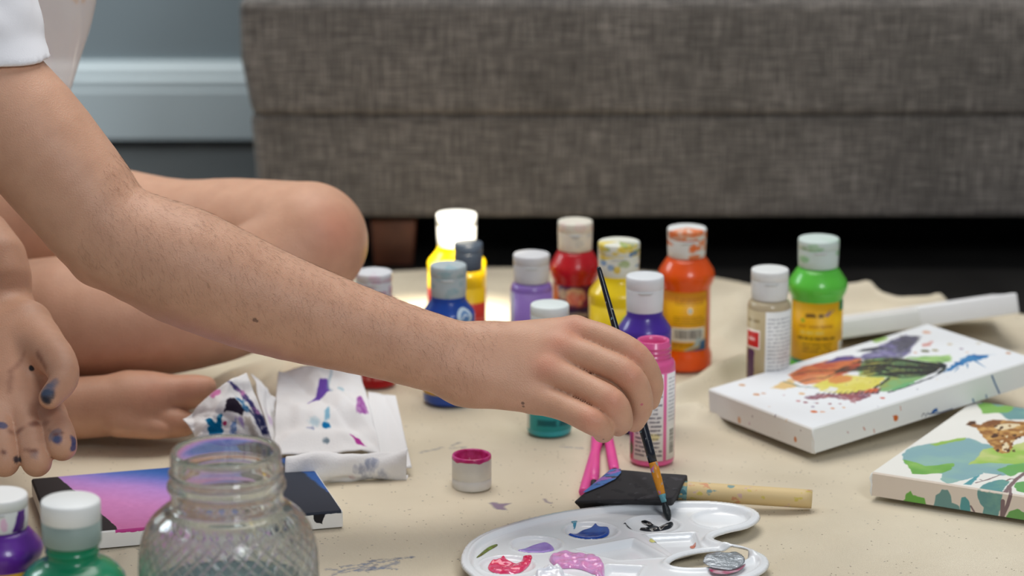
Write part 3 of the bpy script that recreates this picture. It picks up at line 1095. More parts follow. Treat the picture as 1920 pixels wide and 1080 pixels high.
def build_palette():
    O = [(863, 1050), (872, 1022), (902, 1000), (950, 982), (1020, 964), (1090, 952), (1170, 943), (1250, 938.5), (1330, 938), (1390, 945), (1421, 957), (1424, 971), (1403, 985), (1366, 994), (1342, 1002), (1341, 1009), (1362, 1016), (1402, 1025), (1434, 1039), (1443, 1053), (1432, 1069), (1395, 1085), (1310, 1104), (1200, 1116), (1080, 1118), (975, 1108), (905, 1088), (876, 1070)]
    P = np.array([G(x, y, PAL_Z)[:2] for x, y in O])
    c0 = P.mean(0)
    P = cr_closed(P - c0, 5)
    t = empty('paint_palette', (c0[0], c0[1], 0.0), 'white plastic kidney-shaped palette with blobs of paint under the brush tip', 'palette')

    def L(p, z=PAL_Z): return G(p[0], p[1], z)[:2] - c0
    hole = cr_closed([L(p, .006) for p in [(1256, 1060), (1275, 1048), (1310, 1040), (1350, 1036), (1385, 1036), (1402, 1042), (1396, 1054), (1360, 1064), (1310, 1070), (1270, 1068)]], 5)
    wells = []
    for (cx, cy, rxp) in ((1353, 973, 55), (1224, 983, 51), (1108, 995, 49), (1005, 1021, 47), (952, 1059, 50), (1040, 1093, 50), (1170, 1103, 48)):
        c = L((cx, cy), .007)
        wells.append((c, rxp / ppm(cx, cy, 2.08)))
    boxes = [cr_closed([L(p, .007) for p in q], 1) for q in (
        [(1211, 1003), (1303, 998), (1316, 1026), (1262, 1040)],
        [(1078, 1030), (1187, 1010), (1248, 1044), (1160, 1050)],
        [(1140, 1058), (1206, 1061), (1190, 1090), (1110, 1086)])]

    def sdf(X, Y):
        return np.maximum(polysd(P, X, Y), -polysd(hole, X, Y))

    def ss(a, b, x):
        q = np.clip((x - a) / (b - a), 0, 1)
        return q * q * (3 - 2 * q)

    def floorz(X, Y):
        z = np.full(X.shape, .0068)
        for c, r in wells:
            d = np.hypot(X - c[0], Y - c[1]) / r
            bowl = .0068 - .0052 * np.sqrt(np.clip(1 - np.minimum(d, 1) ** 2, 0, 1)) * .9
            z = np.where(d < 1, np.minimum(z, bowl), z) + .0006 * np.exp(-((d - 1.02) / .06) ** 2)
        for b in boxes:
            d = polysd(b, X, Y)
            z = z - .0052 * (1 - ss(-.004, 0.0005, d)) + .0005 * np.exp(-((d - .001) / .0012) ** 2)
        return z

    def zf(X, Y, S):
        d = -polysd(P, X, Y)
        z = floorz(X, Y)
        rim = PAL_Z - .0002 * d / .001 * .1
        k = ss(.0062, .0098, d)
        z = rim * (1 - k) + z * k
        z = z + .0007 * np.exp(-((d - .0058) / .0010) ** 2)
        dl = ss(.0, .0012, d)
        z = z - (1 - dl) * .0022
        dh = polysd(hole, X, Y)
        z = np.where(dh < .012, z + .0028 * np.exp(-((dh - .0035) / .0026) ** 2) * (1 - np.exp(-(d / .006) ** 2)), z)
        return z
    pl = pmat('palette_plastic', (236, 239, 241), .22, spec=.5, coat=.3)
    lo = P.min(0) - .002; hi = P.max(0) + .002
    plate('tray', sdf, lo[0], hi[0], lo[1], hi[1], .0011, zf, pl, t, thick=.0011)
    # wet paint
    def blob(pts, cols, dome, zb, rough=.18, name='paint_blob', label=None, seed=0, ridge=0.0):
        Q = cr_closed([L(p, zb) for p in pts], 4)
        lo, hi = Q.min(0) - .001, Q.max(0) + .001

        def z(X, Y, S):
            k = np.clip(-S / .0028, 0, 1)
            b = zf(X, Y, S)
            return b + .0003 + dome * np.sqrt(np.clip(1 - (1 - k) ** 2, 0, 1)) * (1 + ridge * vnoise(X, Y, .006, seed, 2))
        m = pmat('wet_%s_%d' % (name, len(MATS)), cols[0], rough, col2=cols[1], nscale=170, coat=.5)
        o = plate(name, lambda X, Y: polysd(Q, X, Y), lo[0], hi[0], lo[1], hi[1], .0006, z, m, t)
        if label: setp(o, label)
    blob([(1065, 1006), (1078, 1004), (1090, 997), (1106, 993), (1116, 989), (1124, 992), (1141, 995), (1141, 1004), (1128, 1009), (1100, 1011), (1078, 1009)], [(14, 74, 170), (10, 60, 150)], .0018, .003, label='royal blue paint')
    blob([(971, 1035), (984, 1029), (1000, 1023), (1022, 1020), (1036, 1026), (1037, 1034), (1015, 1037), (985, 1037)], [(154, 122, 204), (166, 136, 212)], .0014, .003, label='lavender paint')
    blob([(915, 1065), (920, 1056), (934, 1052), (945, 1049), (958, 1054), (972, 1056), (985, 1050), (996, 1049), (997, 1056), (985, 1066), (970, 1073), (945, 1074), (925, 1072)], [(222, 16, 78), (224, 90, 130)], .0022, .004, label='crimson paint with white streaks', ridge=1.0)
    blob([(1030, 1048), (1042, 1040), (1060, 1037), (1075, 1039), (1095, 1042), (1118, 1045), (1131, 1057), (1134, 1070), (1138, 1082), (1120, 1080), (1095, 1070), (1075, 1066), (1052, 1066), (1036, 1058)], [(228, 146, 196), (214, 160, 214)], .0026, .007, label='pale pink paint with lilac streaks', ridge=.7)
    blob([(1008, 1074), (1022, 1069), (1034, 1072), (1044, 1069), (1055, 1074), (1056, 1086), (1030, 1092), (1006, 1086)], [(240, 240, 242), (226, 228, 236)], .0035, .006, label='white paint', ridge=.8)
    blob([(1199, 993), (1210, 989), (1222, 989), (1236, 990), (1248, 984), (1262, 985), (1258, 991), (1240, 994), (1215, 995)], [(14, 16, 20), (26, 28, 34)], .0016, .003, label='black paint', ridge=1)
    blob([(1202, 981), (1212, 979), (1226, 984), (1236, 989), (1228, 991), (1214, 986)], [(14, 16, 20), (26, 28, 34)], .0012, .003, label='black paint', ridge=1)
    blob([(1169, 983), (1177, 981.5), (1186, 987), (1188, 989.5), (1180, 987.5), (1174, 984.5)], [(12, 13, 16), (20, 22, 26)], .0004, .0068, label='smear of black paint')
    blob([(1071, 980), (1082, 979), (1080, 985), (1076, 989), (1074, 984)], [(50, 130, 168), (90, 160, 180)], .0004, .006, label='smear of blue paint')
    blob([(893, 1039), (905, 1027), (917, 1018), (931, 1013.5), (932, 1017), (918, 1025), (903, 1035)], [(96, 70, 34), (120, 150, 40)], .0005, .0098, label='dried streak of olive brown paint')
    blob([(1217, 1016), (1226, 1012), (1232, 1018), (1224, 1020)], [(232, 226, 110), (236, 230, 150)], .0003, .006, label='smear of pale yellow paint')
    blob([(1294, 1019), (1303, 1017), (1304, 1022), (1296, 1023)], [(214, 120, 84), (190, 140, 130)], .0003, .004, label='smear of orange paint')
    # foil seal lying over the thumb hole
    fo = [(1318, 1052), (1326, 1042), (1340, 1038), (1362, 1040), (1380, 1037), (1394, 1046), (1396, 1054), (1384, 1062), (1368, 1066), (1348, 1064), (1330, 1060)]
    g = G(1357, 1052, .012)[:2]
    Q = cr_closed([G(x, y, .012)[:2] - g for x, y in fo], 3)
    ft = empty('foil_seal', (g[0], g[1], .0), 'crumpled silver foil seal stained crimson, lying by the thumb hole of the palette', 'foil')
    lo, hi = Q.min(0) - .001, Q.max(0) + .001

    def zfo(X, Y, S): return .0110 + .0012 * vnoise(X, Y, .009, 3, 3) + .0025 * np.clip((Y - lo[1]) / (hi[1] - lo[1]), 0, 1)
    fm = pmat('foil_silver', (176, 182, 188), .34, metal=.85, noise=.12, nscale=300, bump=.5, bscale=700)
    o = plate('foil_sheet', lambda X, Y: polysd(Q, X, Y), lo[0], hi[0], lo[1], hi[1], .0008, zfo, fm, ft, thick=.0003)
    Q2 = cr_closed([G(x, y, .012)[:2] - g for x, y in [(1330, 1060), (1348, 1062), (1368, 1065), (1384, 1060), (1397, 1052), (1396, 1057), (1382, 1066), (1360, 1071), (1338, 1069)]], 3)
    plate('foil_underside', lambda X, Y: polysd(Q2, X, Y), lo[0], hi[0], lo[1] - .012, hi[1], .0007, lambda X, Y, S: .0100 + .0006 * vnoise(X, Y, .008, 9, 2), pmat('foil_crimson', (170, 40, 90), .35, col2=(214, 196, 204), nscale=120), ft, thick=.0003)


build_palette()


# ------------------------------------------------------------------ the brush in the hand, and the others
def brush_profile(name, label, tip, end, spec, group=None, cat='paint brush'):
    """spec: list of (part name, t0, t1, [(t, r)...], material, label) with t in metres from the tip"""
    tip, end = Vector(tip), Vector(end)
    d = (end - tip).normalized()
    t = empty(name, tip, label, cat, group)
    last = None
    for nm, pts, mat, lb in spec:
        v, f = tube([d * q for q, r in pts], [max(r, .0001) for q, r in pts], 20)
        o = mobj(nm, v, f, mat, t)
        if lb: setp(o, lb)
    return t


def paint_streak_mat(name, base, cols, scale, thr=.6, rough=.4):
    """base colour with flecks of several other colours"""
    m = bpy.data.materials.new(name)
    m.use_nodes = True
    nt = m.node_tree
    b = nt.nodes['Principled BSDF']
    b.inputs['Roughness'].default_value = rough
    tc = nt.nodes.new('ShaderNodeTexCoord')
    prev = None
    for i, c in enumerate(cols):
        mp = nt.nodes.new('ShaderNodeMapping')
        mp.inputs['Location'].default_value = (i * 3.1, i * 1.7, i * 2.3)
        mp.inputs['Scale'].default_value = scale
        nt.links.new(tc.outputs['Object'], mp.inputs['Vector'])
        n = nt.nodes.new('ShaderNodeTexNoise')
        n.inputs['Scale'].default_value = 1
        n.inputs['Detail'].default_value = 3
        nt.links.new(mp.outputs['Vector'], n.inputs['Vector'])
        r = nt.nodes.new('ShaderNodeMapRange')
        r.inputs['From Min'].default_value = thr; r.inputs['From Max'].default_value = thr + .03
        nt.links.new(n.outputs['Fac'], r.inputs['Value'])
        mx = nt.nodes.new('ShaderNodeMix'); mx.data_type = 'RGBA'
        nt.links.new(r.outputs['Result'], mx.inputs[0])
        if prev is None: mx.inputs[6].default_value = (*lin(base), 1)
        else: nt.links.new(prev, mx.inputs[6])
        mx.inputs[7].default_value = (*lin(c), 1)
        prev = mx.outputs[2]
    nt.links.new(prev, b.inputs['Base Color'])
    return m


BR_TIP = G(1256, 980, .0035)
BR_END = W(1122, 500, 2.17)


def build_brushes():
    L = np.linalg.norm(np.array(BR_END) - BR_TIP)
    k = L / 500.0  # metres per photo pixel along the brush, roughly
    navy = paint_streak_mat('brush_lacquer', (14, 20, 32), [(196, 200, 204), (120, 150, 160)], (260, 260, 180), .69, .25)
    gold = paint_streak_mat('brush_ferrule_gold', (214, 140, 24), [(196, 110, 170), (150, 160, 170)], (300, 300, 150), .62, .4)
    teal = pmat('ferrule_teal', (90, 150, 160), .4, noise=.2, nscale=300)
    hair = pmat('brush_hair_wet', (22, 28, 32), .3, bump=.5, bscale=900)
    s = .98
    brush_profile('paint_brush', 'navy handled paint brush with gold ferrule held in the right hand, tip on the palette', BR_TIP, BR_END, [
        ('bristles', [(0, .0004), (.0020, .0014), (.0055, .0027), (.0085, .0031), (.0120, .0026), (.0150, .0019), (.0168, .0017)], hair, None),
        ('ferrule_tip', [(.0160, .0019), (.0200, .0025), (.0222, .0028)], teal, 'teal-stained crimp of the ferrule'),
        ('ferrule', [(.0218, .0027), (.0280, .0031), (.0340, .0033), (.0345, .0035), (.0355, .0033), (.0405, .0034), (.0412, .0036), (.0420, .0034), (.0455, .0034), (.0462, .0036), (.0472, .0035)], gold, 'gold ferrule streaked with pink paint'),
        ('handle', [(.0470, .0033), (.055, .0036), (.070, .0038), (.095, .0037), (.130, .0031), (.165, .0024), (L - .004, .0019), (L - .001, .0016), (L, .0008)], navy, None)])
    # pink brushes lying on the cloth
    pink = pmat('pink_plastic', (232, 84, 160), .35, noise=.06)
    blk = pmat('black_bristles', (24, 22, 26), .6, bump=.5, bscale=900)
    for (a, b, lb, tipv) in (((1094, 924), (1122, 826), 'leftmost pink paint brush lying half under the black foam brush', False), ((1113, 914), (1117, 822), 'pink paint brush with black bristle tip showing beside the foam brush', True), ((1154, 892), (1141, 822), 'pink paint brush under the fingers, nearest the open pink bottle', False)):
        A = G(a[0], a[1], .0038); B = G(b[0], b[1], .0038)
        d = (B - A) / np.linalg.norm(B - A)
        n = np.linalg.norm(B - A)
        sp = [('handle', [(.012, .0030), (.016, .0040), (.030, .0043), (.05, .0042), (n, .0038), (n + .035, .0030), (n + .036, .001)], pink, None)]
        if tipv:
            sp = [('bristles', [(0, .0008), (.004, .0026), (.010, .0030), (.0135, .0026)], blk, 'black bristles'), ('handle', [(.0125, .0028), (.018, .0034), (.026, .0036), (.0265, .0042), (.05, .0043), (n, .0038), (n + .035, .0030), (n + .036, .001)], pink, None)]
        else:
            sp.insert(0, ('bristles', [(0, .0010), (.004, .0022), (.0125, .0028)], blk, 'black bristles'))
            if a[0] < 1100: sp = [('handle', [(0, .0032), (.002, .0040), (.03, .0042), (n, .0040), (n + .030, .0030), (n + .031, .001)], pink, None)]
        brush_profile('paint_brush', lb, A, B, sp, 'pink paint brushes on the drop cloth')
    # foam brush: black wedge on a round stick
    # wedge: lower outline on the cloth, upper ridge
    gt = G(1180, 930)
    t = empty('foam_brush', (gt[0], gt[1], 0), 'black foam wedge brush with paint-spotted round wooden handle behind the palette', 'foam brush')
    o3 = np.array([gt[0], gt[1], 0])
    foam = paint_streak_mat('foam_black', (46, 44, 46), [(60, 58, 62), (34, 33, 36)], (90, 90, 90), .6, .9)
    blue = paint_streak_mat('foam_blue_paint', (48, 48, 56), [(46, 80, 156), (150, 90, 172), (60, 110, 180)], (90, 220, 90), .47, .6)
    zt, ztip = .026, .018
    A0 = G(1074, 940, .0145); A1 = G(1085, 958, .001); C0 = G(1150, 879, .024); D0 = G(1290, 891, .024); D1 = G(1290, 908, .010)
    # body as a box with a chisel edge on the left (tip A0), front top edge, back top edge
    ft_r = G(1262, 934, .022); fb_r = G(1262, 956, .001); ft_l = A0; fb_l = G(1092, 961, .001)
    bt_l = G(1148, 879, .026); bb_l = G(1140, 905, .001); bt_r = G(1290, 890, .024); bb_r = G(1292, 915, .001)
    pts = [ft_l, fb_l, ft_r, fb_r, bt_r, bb_r, bt_l, bb_l]
    bm = bmesh.new()
    vs = [bm.verts.new(Vector(p - o3)) for p in pts]
    for q in ((0, 1, 3, 2), (2, 3, 5, 4), (4, 5, 7, 6), (6, 7, 1, 0), (0, 2, 4, 6), (1, 7, 5, 3)):
        bm.faces.new([vs[i] for i in q])
    bmesh.ops.recalc_face_normals(bm, faces=bm.faces)
    bmesh.ops.bevel(bm, geom=bm.edges[:], offset=.0016, segments=2, affect='EDGES', profile=.5)
    bmesh.ops.subdivide_edges(bm, edges=[e for e in bm.edges if e.calc_length() > .01], cuts=5, use_grid_fill=True)
    for v in bm.verts:
        w = v.co * 1000
        v.co.z += .0005 * math.sin(w.x * .55) * math.sin(w.y * .5)
    fo_ = bobj('foam_wedge', bm, foam, t)
    # paint on the foam's left edge, wrapped over the top face
    n_ = np.cross(ft_r - ft_l, bt_l - ft_l); n_ = n_ / np.linalg.norm(n_)
    if n_[2] < 0: n_ = -n_
    pp = [ft_l + (bt_l - ft_l) * q for q in (.25, .45, .65, .85, .97)]
    qq = [p + (ft_r - ft_l) * w for p, w in zip(pp, (.03, .12, .17, .15, .10))]
    v = [p - o3 + n_ * .0006 for p in pp + qq]
    mobj('paint_smear', v, [(i, i + 5, i + 6, i + 1) for i in range(4)], blue, t)
    setp(t.children[-1], 'blue and violet paint smear')
    wood = paint_streak_mat('foam_handle_wood', (216, 190, 138), [(206, 186, 90), (120, 150, 146), (210, 150, 110), (206, 172, 160)], (90, 130, 130), .655, .6)
    P0 = G(1262, 921, .0125); P1 = G(1522, 936, .0085)
    P0[2] = .0135; P1[2] = .0085
    n = 14
    path = [Vector(P0 + (P1 - P0) * i / n - o3) for i in range(n + 1)]
    v, f = tube(path, [.0068] + [.0074] * (n - 1) + [.0072], 28)
    mobj('handle', v, f, wood, t)
    path = [Vector(P0 + (P1 - P0) * q - o3) for q in (-.01, .04, .07, .1)]
    v, f = tube(path, [.0073, .00765, .00762, .0074], 28)
    setp(mobj('handle_stain', v, f, paint_streak_mat('handle_teal', (120, 160, 156), [(206, 176, 120), (60, 110, 120)], (200, 90, 200), .54, .5), t), 'teal paint at the foam end of the handle')


build_brushes()


def build_pink_cap():
    g = G(884, 924)
    t = empty('bottle_cap', (g[0], g[1] + .0155, 0), 'upturned white bottle cap lined with wet magenta paint on the drop cloth', 'cap')
    wm = pmat('loose_cap_white', (224, 222, 216), .4, noise=.06, nscale=60)
    v, f = lathe([(.010, .0), (.0148, .0), (.0154, .0008), (.0156, .0030), (.0156, .0075), (.0152, .0079), (.0152, .0084), (.0156, .0088), (.0155, .0250), (.0150, .0262), (.0138, .0262), (.0133, .025)], 48, True, False)
    mobj('shell', v, f, wm, t)
    mg = pmat('cap_magenta', (190, 20, 104), .22, col2=(214, 70, 150), nscale=160, coat=.4)
    v, f = lathe([(.01562, .0238), (.01566, .0250), (.0152, .0264), (.0146, .0268), (.0138, .0266), (.0131, .0250), (.0130, .0150), (.0100, .0135), (.001, .0140)], 48, False, True)
    v = [(x, y, z - .0011 * max(0, math.sin(5 * math.atan2(y, x) + 1)) ** 3 * (.0237 < z < .0239)) for x, y, z in v]
    mobj('paint', v, f, mg, t)


build_pink_cap()


# ------------------------------------------------------------------ canvases
def canvas_box(name, label, c0, th, w, l, T, slope, art_top, art_front, art_side, white=(236, 237, 234), rough=.6, tilt=0.0):
    """c0: lower corner of the near edge; long axis th (l), short axis th+90 (w)"""
    a = Vector((math.cos(th), math.sin(th), slope)).normalized()
    b = Vector((-math.sin(th), math.cos(th), tilt)).normalized()
    n = a.cross(b)
    t = empty(name, c0, label, 'canvas')
    M = Matrix((a, b, n)).transposed().to_4x4()
    t.matrix_world = Matrix.Translation(Vector(c0)) @ M
    wm = pmat('canvas_white', white, .65, noise=.02, bump=.08, bscale=900)
    mats = [art_mat('canvas_print', art_top, rough, .35, .25, 4000) if art_top else wm,
            art_mat('canvas_edge_print', art_front, rough, .35, .25, 4000) if art_front else wm,
            art_mat('canvas_end_print', art_side, rough, .35, .25, 4000) if art_side else wm, wm]
    # rounded box with its own uv per side
    r = .0016
    v, f, uv, fm = [], [], [], []

    def quad(p, u, k):
        i = len(v); v.extend(p); uv.extend(u); f.append((i, i + 1, i + 2, i + 3)); fm.append(k)
    q = .0012
    quad([(q, q, T), (l - q, q, T), (l - q, w - q, T), (q, w - q, T)], [(q / l, q / w), (1 - q / l, q / w), (1 - q / l, 1 - q / w), (q / l, 1 - q / w)], 0)
    quad([(q, 0, 0), (l - q, 0, 0), (l - q, 0, T - q), (q, 0, T - q)], [(0, 0), (1, 0), (1, 1), (0, 1)], 1)
    quad([(0, w - q, 0), (0, q, 0), (0, q, T - q), (0, w - q, T - q)], [(0, 0), (1, 0), (1, 1), (0, 1)], 2)
    quad([(l, q, 0), (l, w - q, 0), (l, w - q, T - q), (l, q, T - q)], [(0, 0)] * 4, 3)
    quad([(l - q, w, 0), (q, w, 0), (q, w, T - q), (l - q, w, T - q)], [(0, 0)] * 4, 3)
    quad([(q, w - q, 0), (l - q, w - q, 0), (l - q, q, 0), (q, q, 0)], [(0, 0)] * 4, 3)
    # chamfers
    quad([(q, 0, T - q), (l - q, 0, T - q), (l - q, q, T), (q, q, T)], [(0, .98), (1, .98), (1, 1), (0, 1)], 1)
    quad([(0, w - q, T - q), (0, q, T - q), (q, q, T), (q, w - q, T)], [(0, .98), (1, .98), (1, 1), (0, 1)], 2)
    quad([(l, q, T - q), (l, w - q, T - q), (l - q, w - q, T), (l - q, q, T)], [(0, 0)] * 4, 3)
    quad([(l - q, w, T - q), (q, w, T - q), (q, w - q, T), (l - q, w - q, T)], [(0, 0)] * 4, 3)
    for (x0, y0, x1, y1) in ((0, q, q, 0), (l - q, 0, l, q), (l, w - q, l - q, w), (q, w, 0, w - q)):
        quad([(x0, y0, 0), (x1, y1, 0), (x1, y1, T - q), (x0, y0, T - q)], [(0, 0)] * 4, 3)
    for (c, x, y) in (((q, q), (0, q), (q, 0)), ((l - q, q), (l - q, 0), (l, q)), ((l - q, w - q), (l, w - q), (l - q, w)), ((q, w - q), (q, w), (0, w - q))):
        i = len(v); v.extend([(c[0], c[1], T), (x[0], x[1], T - q), (y[0], y[1], T - q)]); uv.extend([(0, 0)] * 3); f.append((i, i + 1, i + 2)); fm.append(3)
    mobj('painted_face', v, f, mats, t, smooth=False, uv=uv, fmat=fm)
    # folded corner of the cloth
    fv, ff = tube([(.0006, -.0004, T - .001), (-.0004, -.0006, T * .75), (.0012, -.0009, T * .5), (.0004, -.0006, T * .2), (.0014, -.0008, .0)], [.0004, .0006, .0007, .0006, .0005], 8)
    mobj('corner_fold', fv, ff, wm, t)
    return t, a, b, n


def inv_plane(origin, a, b, n, off):
    o = np.array(origin) + np.array(n) * off

    def fn(p):
        d = ray(*p)
        k = np.dot(o - CAMP, n) / np.dot(d, n)
        q = CAMP + d * k - o
        return (np.dot(q, a) * 1000, np.dot(q, b) * 1000)
    return fn


def basis(th, slope):
    a = np.array([math.cos(th), math.sin(th), slope]); a /= np.linalg.norm(a)
    b = np.array([-math.sin(th), math.cos(th), 0.0])
    return a, b, np.cross(a, b)


def build_zebra():
    th, w, l, T, slope = ZEB['th'], ZEB['w'], ZEB['l'], .0215, ZEB['slope']
    c0 = (ZEB['x'], ZEB['y'], ZEB['z'])
    a, b, n = basis(th, slope)
    top = Art(l * 1000, w * 1000, 4, (234, 236, 238))
    U0 = inv_plane(c0, a, b, n, T)
    def U(p): return U0((1380 + p[0] / 3.692, 600 + p[1] / 3.692))
    def poly(pts, col, **k): top.poly([U(p) for p in pts], col, **k)
    def stroke(pts, wd, col, **k): top.line([U(p) for p in pts], wd, col, **k)
    kw = dict(edge=2.0, es=6, soft=2.0)
    poly([(240, 470), (300, 440), (380, 400), (420, 460), (340, 480)], (222, 176, 96), **kw, al=.8)
    poly([(365, 380), (470, 320), (640, 280), (760, 262), (860, 268), (880, 320), (740, 375), (640, 420), (450, 435), (390, 410)], (206, 112, 64), col2=(188, 80, 56), **kw)
    poly([(420, 425), (500, 380), (640, 370), (700, 380), (620, 430), (480, 445)], (212, 126, 84), col2=(224, 150, 90), **kw)
    poly([(610, 300), (700, 255), (800, 248), (860, 262), (800, 275), (690, 290)], (96, 74, 130), col2=(70, 60, 120), **kw)
    poly([(530, 455), (640, 410), (760, 380), (880, 390), (1045, 392), (985, 455), (900, 490), (780, 515), (680, 505), (590, 490)], (218, 206, 84), col2=(226, 214, 110), **kw)
    poly([(640, 405), (720, 380), (800, 390), (790, 425), (690, 445), (650, 430)], (214, 132, 70), al=.9, **kw)
    poly([(610, 490), (650, 462), (700, 470), (690, 500)], (228, 228, 222), **kw)
    poly([(840, 345), (900, 270), (1010, 258), (1130, 262), (1300, 285), (1430, 300), (1448, 330), (1400, 370), (1250, 420), (1150, 470), (1050, 495), (970, 490), (1040, 400), (930, 395), (850, 385)], (146, 162, 84), col2=(126, 172, 108), **kw)
    poly([(860, 380), (900, 300), (960, 285), (1010, 300), (980, 360), (920, 395)], (170, 166, 74), al=.9, **kw)
    poly([(840, 260), (920, 225), (1010, 170), (1100, 130), (1180, 105), (1265, 112), (1235, 170), (1200, 225), (1150, 262), (980, 262), (900, 275)], (94, 92, 118), col2=(110, 102, 150), edge=3, es=5, soft=2, tex=.25)
    poly([(832, 215), (880, 200), (960, 190), (1060, 185), (960, 205), (880, 222)], (46, 44, 56), **kw)
    poly([(1080, 160), (1150, 108), (1290, 112), (1250, 160), (1190, 200), (1140, 215)], (74, 72, 80), al=.8, tex=.5, edge=3, es=3, soft=1.5)
    poly([(940, 142), (1000, 118), (1045, 118), (1040, 135), (970, 158)], (148, 186, 96), **kw)
    poly([(1180, 262), (1300, 250), (1410, 248), (1480, 240), (1492, 285), (1420, 295), (1300, 285)], (132, 176, 104), col2=(160, 200, 120), **kw)
    poly([(470, 535), (600, 510), (720, 515), (880, 490), (1000, 475), (960, 505), (900, 545), (820, 572), (740, 545), (620, 540), (540, 550)], (150, 78, 84), col2=(120, 70, 90), tex=.4, edge=4, es=4, soft=1.5)
    poly([(880, 490), (960, 470), (1000, 472), (960, 498), (900, 505)], (206, 92, 50), **kw)
    poly([(1290, 165), (1355, 150), (1352, 178), (1292, 186)], (206, 130, 120), al=.8, **kw)
    poly([(1440, 362), (1500, 310), (1560, 270), (1640, 235), (1755, 246), (1720, 268), (1640, 285), (1560, 315), (1490, 352)], (54, 124, 180), col2=(34, 100, 164), edge=3, es=4, soft=1)
    for s_ in (([(1650, 280), (1730, 330)], 2.2), ([(1600, 305), (1604, 336)], 2), ([(1540, 330), (1508, 362)], 1.6), ([(1690, 245), (1800, 238)], 1.2)):
        stroke(s_[0], s_[1], (50, 116, 170), taper=True)
    dk = (34, 34, 34)
    for i in range(15):       # stripes sweeping to the rump
        f_ = i / 14
        x0 = 850 + 120 * f_ + 60 * math.sin(i * 2.1); y0 = 285 + 105 * f_ + 6 * math.sin(i * 1.7)
        mid = (1100 + 60 * math.sin(i), 280 + 120 * f_ - 15 * (1 - f_))
        stroke([(x0, y0), ((x0 + mid[0]) / 2, (y0 + mid[1]) / 2 - 10), mid, (1300, 292 + 92 * f_), (1425 - 14 * f_, 305 + 60 * f_)], 2.7 + .8 * math.sin(i * 1.3), dk, soft=.8, edge=.9, seed=i, al=.95)
    for i in range(16):       # spiky mane between face and neck
        x = 690 + i * 22; y = 350 - i * 1.5
        stroke([(x, y + 12), (x + 45, y - 20 - 10 * math.sin(i)), (x + 80, y - 34)], 2.8, (44, 40, 34), taper=True, al=.75)
    for i in range(12):
        x = 560 + i * 38
        stroke([(x, 512 - .02 * i * i), (x + 26, 500 - .06 * i * 30)], 2.0, (52, 40, 44), taper=True, al=.8)
    stroke([(400, 380), (520, 352), (640, 350), (720, 345), (790, 330)], 2.2, (70, 50, 40), edge=1, al=.8)
    stroke([(330, 425), (380, 440), (440, 460), (560, 470)], 2, (90, 110, 96), edge=1, al=.7)
    stroke([(440, 430), (520, 408), (620, 400), (700, 366)], 2, (60, 54, 36), edge=1, al=.7)
    stroke([(960, 470), (1040, 420), (1060, 400)], 3, dk, edge=1, al=.85)
    stroke([(1060, 500), (1200, 455), (1350, 400), (1440, 350), (1450, 310), (1400, 290)], 2.6, (30, 36, 48), edge=.8, al=.9)
    stroke([(1380, 350), (1420, 330), (1436, 312)], 3, (24, 26, 34), al=.9)
    stroke([(1330, 385), (1390, 360), (1420, 335)], 1.6, (230, 232, 232), al=.9)
    poly([(1280, 405), (1340, 378), (1400, 362), (1380, 385), (1300, 412)], (230, 232, 234), **kw)
    poly([(1060, 480), (1180, 432), (1260, 415), (1180, 460), (1090, 492)], (104, 170, 110), **kw)
    for x, y, c, r in ((40, 450, (206, 160, 120), 3), (140, 515, (206, 150, 110), 3), (190, 508, (200, 150, 120), 2), (330, 520, (190, 160, 170), 1), (530, 600, (110, 90, 130), 1.6), (540, 634, (214, 110, 60), 3), (600, 636, (222, 160, 120), 2), (670, 612, (216, 140, 90), 2), (745, 606, (216, 150, 90), 1.6),
                       (1016, 540, (206, 90, 70), 2.4), (1480, 168, (206, 190, 160), 2.4), (1560, 200, (120, 90, 120), 1.8), (1600, 224, (216, 190, 170), 1.6), (1680, 162, (206, 200, 180), 2.4), (1885, 230, (200, 150, 110), 2.4), (1320, 85, (220, 170, 140), 4), (1240, 225, (214, 160, 130), 2), (1310, 215, (110, 110, 80), 4), (1380, 210, (160, 150, 110), 3),
                       (230, 600, (210, 180, 160), 1), (480, 570, (150, 80, 90), 2), (560, 575, (150, 80, 90), 1.4), (650, 580, (150, 80, 90), 1.6), (720, 580, (150, 80, 90), 1.2), (430, 560, (190, 110, 110), 2), (455, 510, (224, 180, 130), 3)):
        cx, cy = U((x, y)); top.ell(cx, cy, r * .8, r * 1.1, c, edge=.8, es=2, soft=.8)
    top.a = top.a * .88 + .12 * np.array([.93, .93, .93]) * (.6 + .4 * top.a)
    for i in range(60):
        x, y = random.uniform(300, 1500), random.uniform(240, 600)
        cx, cy = U((x, y)); top.ell(cx, cy, random.uniform(.3, .9), random.uniform(.3, .9), random.choice([(206, 120, 80), (150, 90, 110), (90, 80, 110), (220, 170, 90)]), edge=.5, es=1.5, soft=.5, al=.7)
    # near long edge
    fr = Art(l * 1000, T * 1000, 6, (234, 236, 232))
    E0 = inv_plane(c0, a, n, -b, 0.0)
    def E(p): return E0((1380 + p[0] / 3.692, 600 + p[1] / 3.692))
    cx, cy = E((1104, 676)); fr.ell(cx, cy, 2.5, 2.8, (206, 104, 40), edge=.6, soft=.6)
    fr.line([E((1085, 660)), E((1095, 668))], 1, (206, 104, 40))
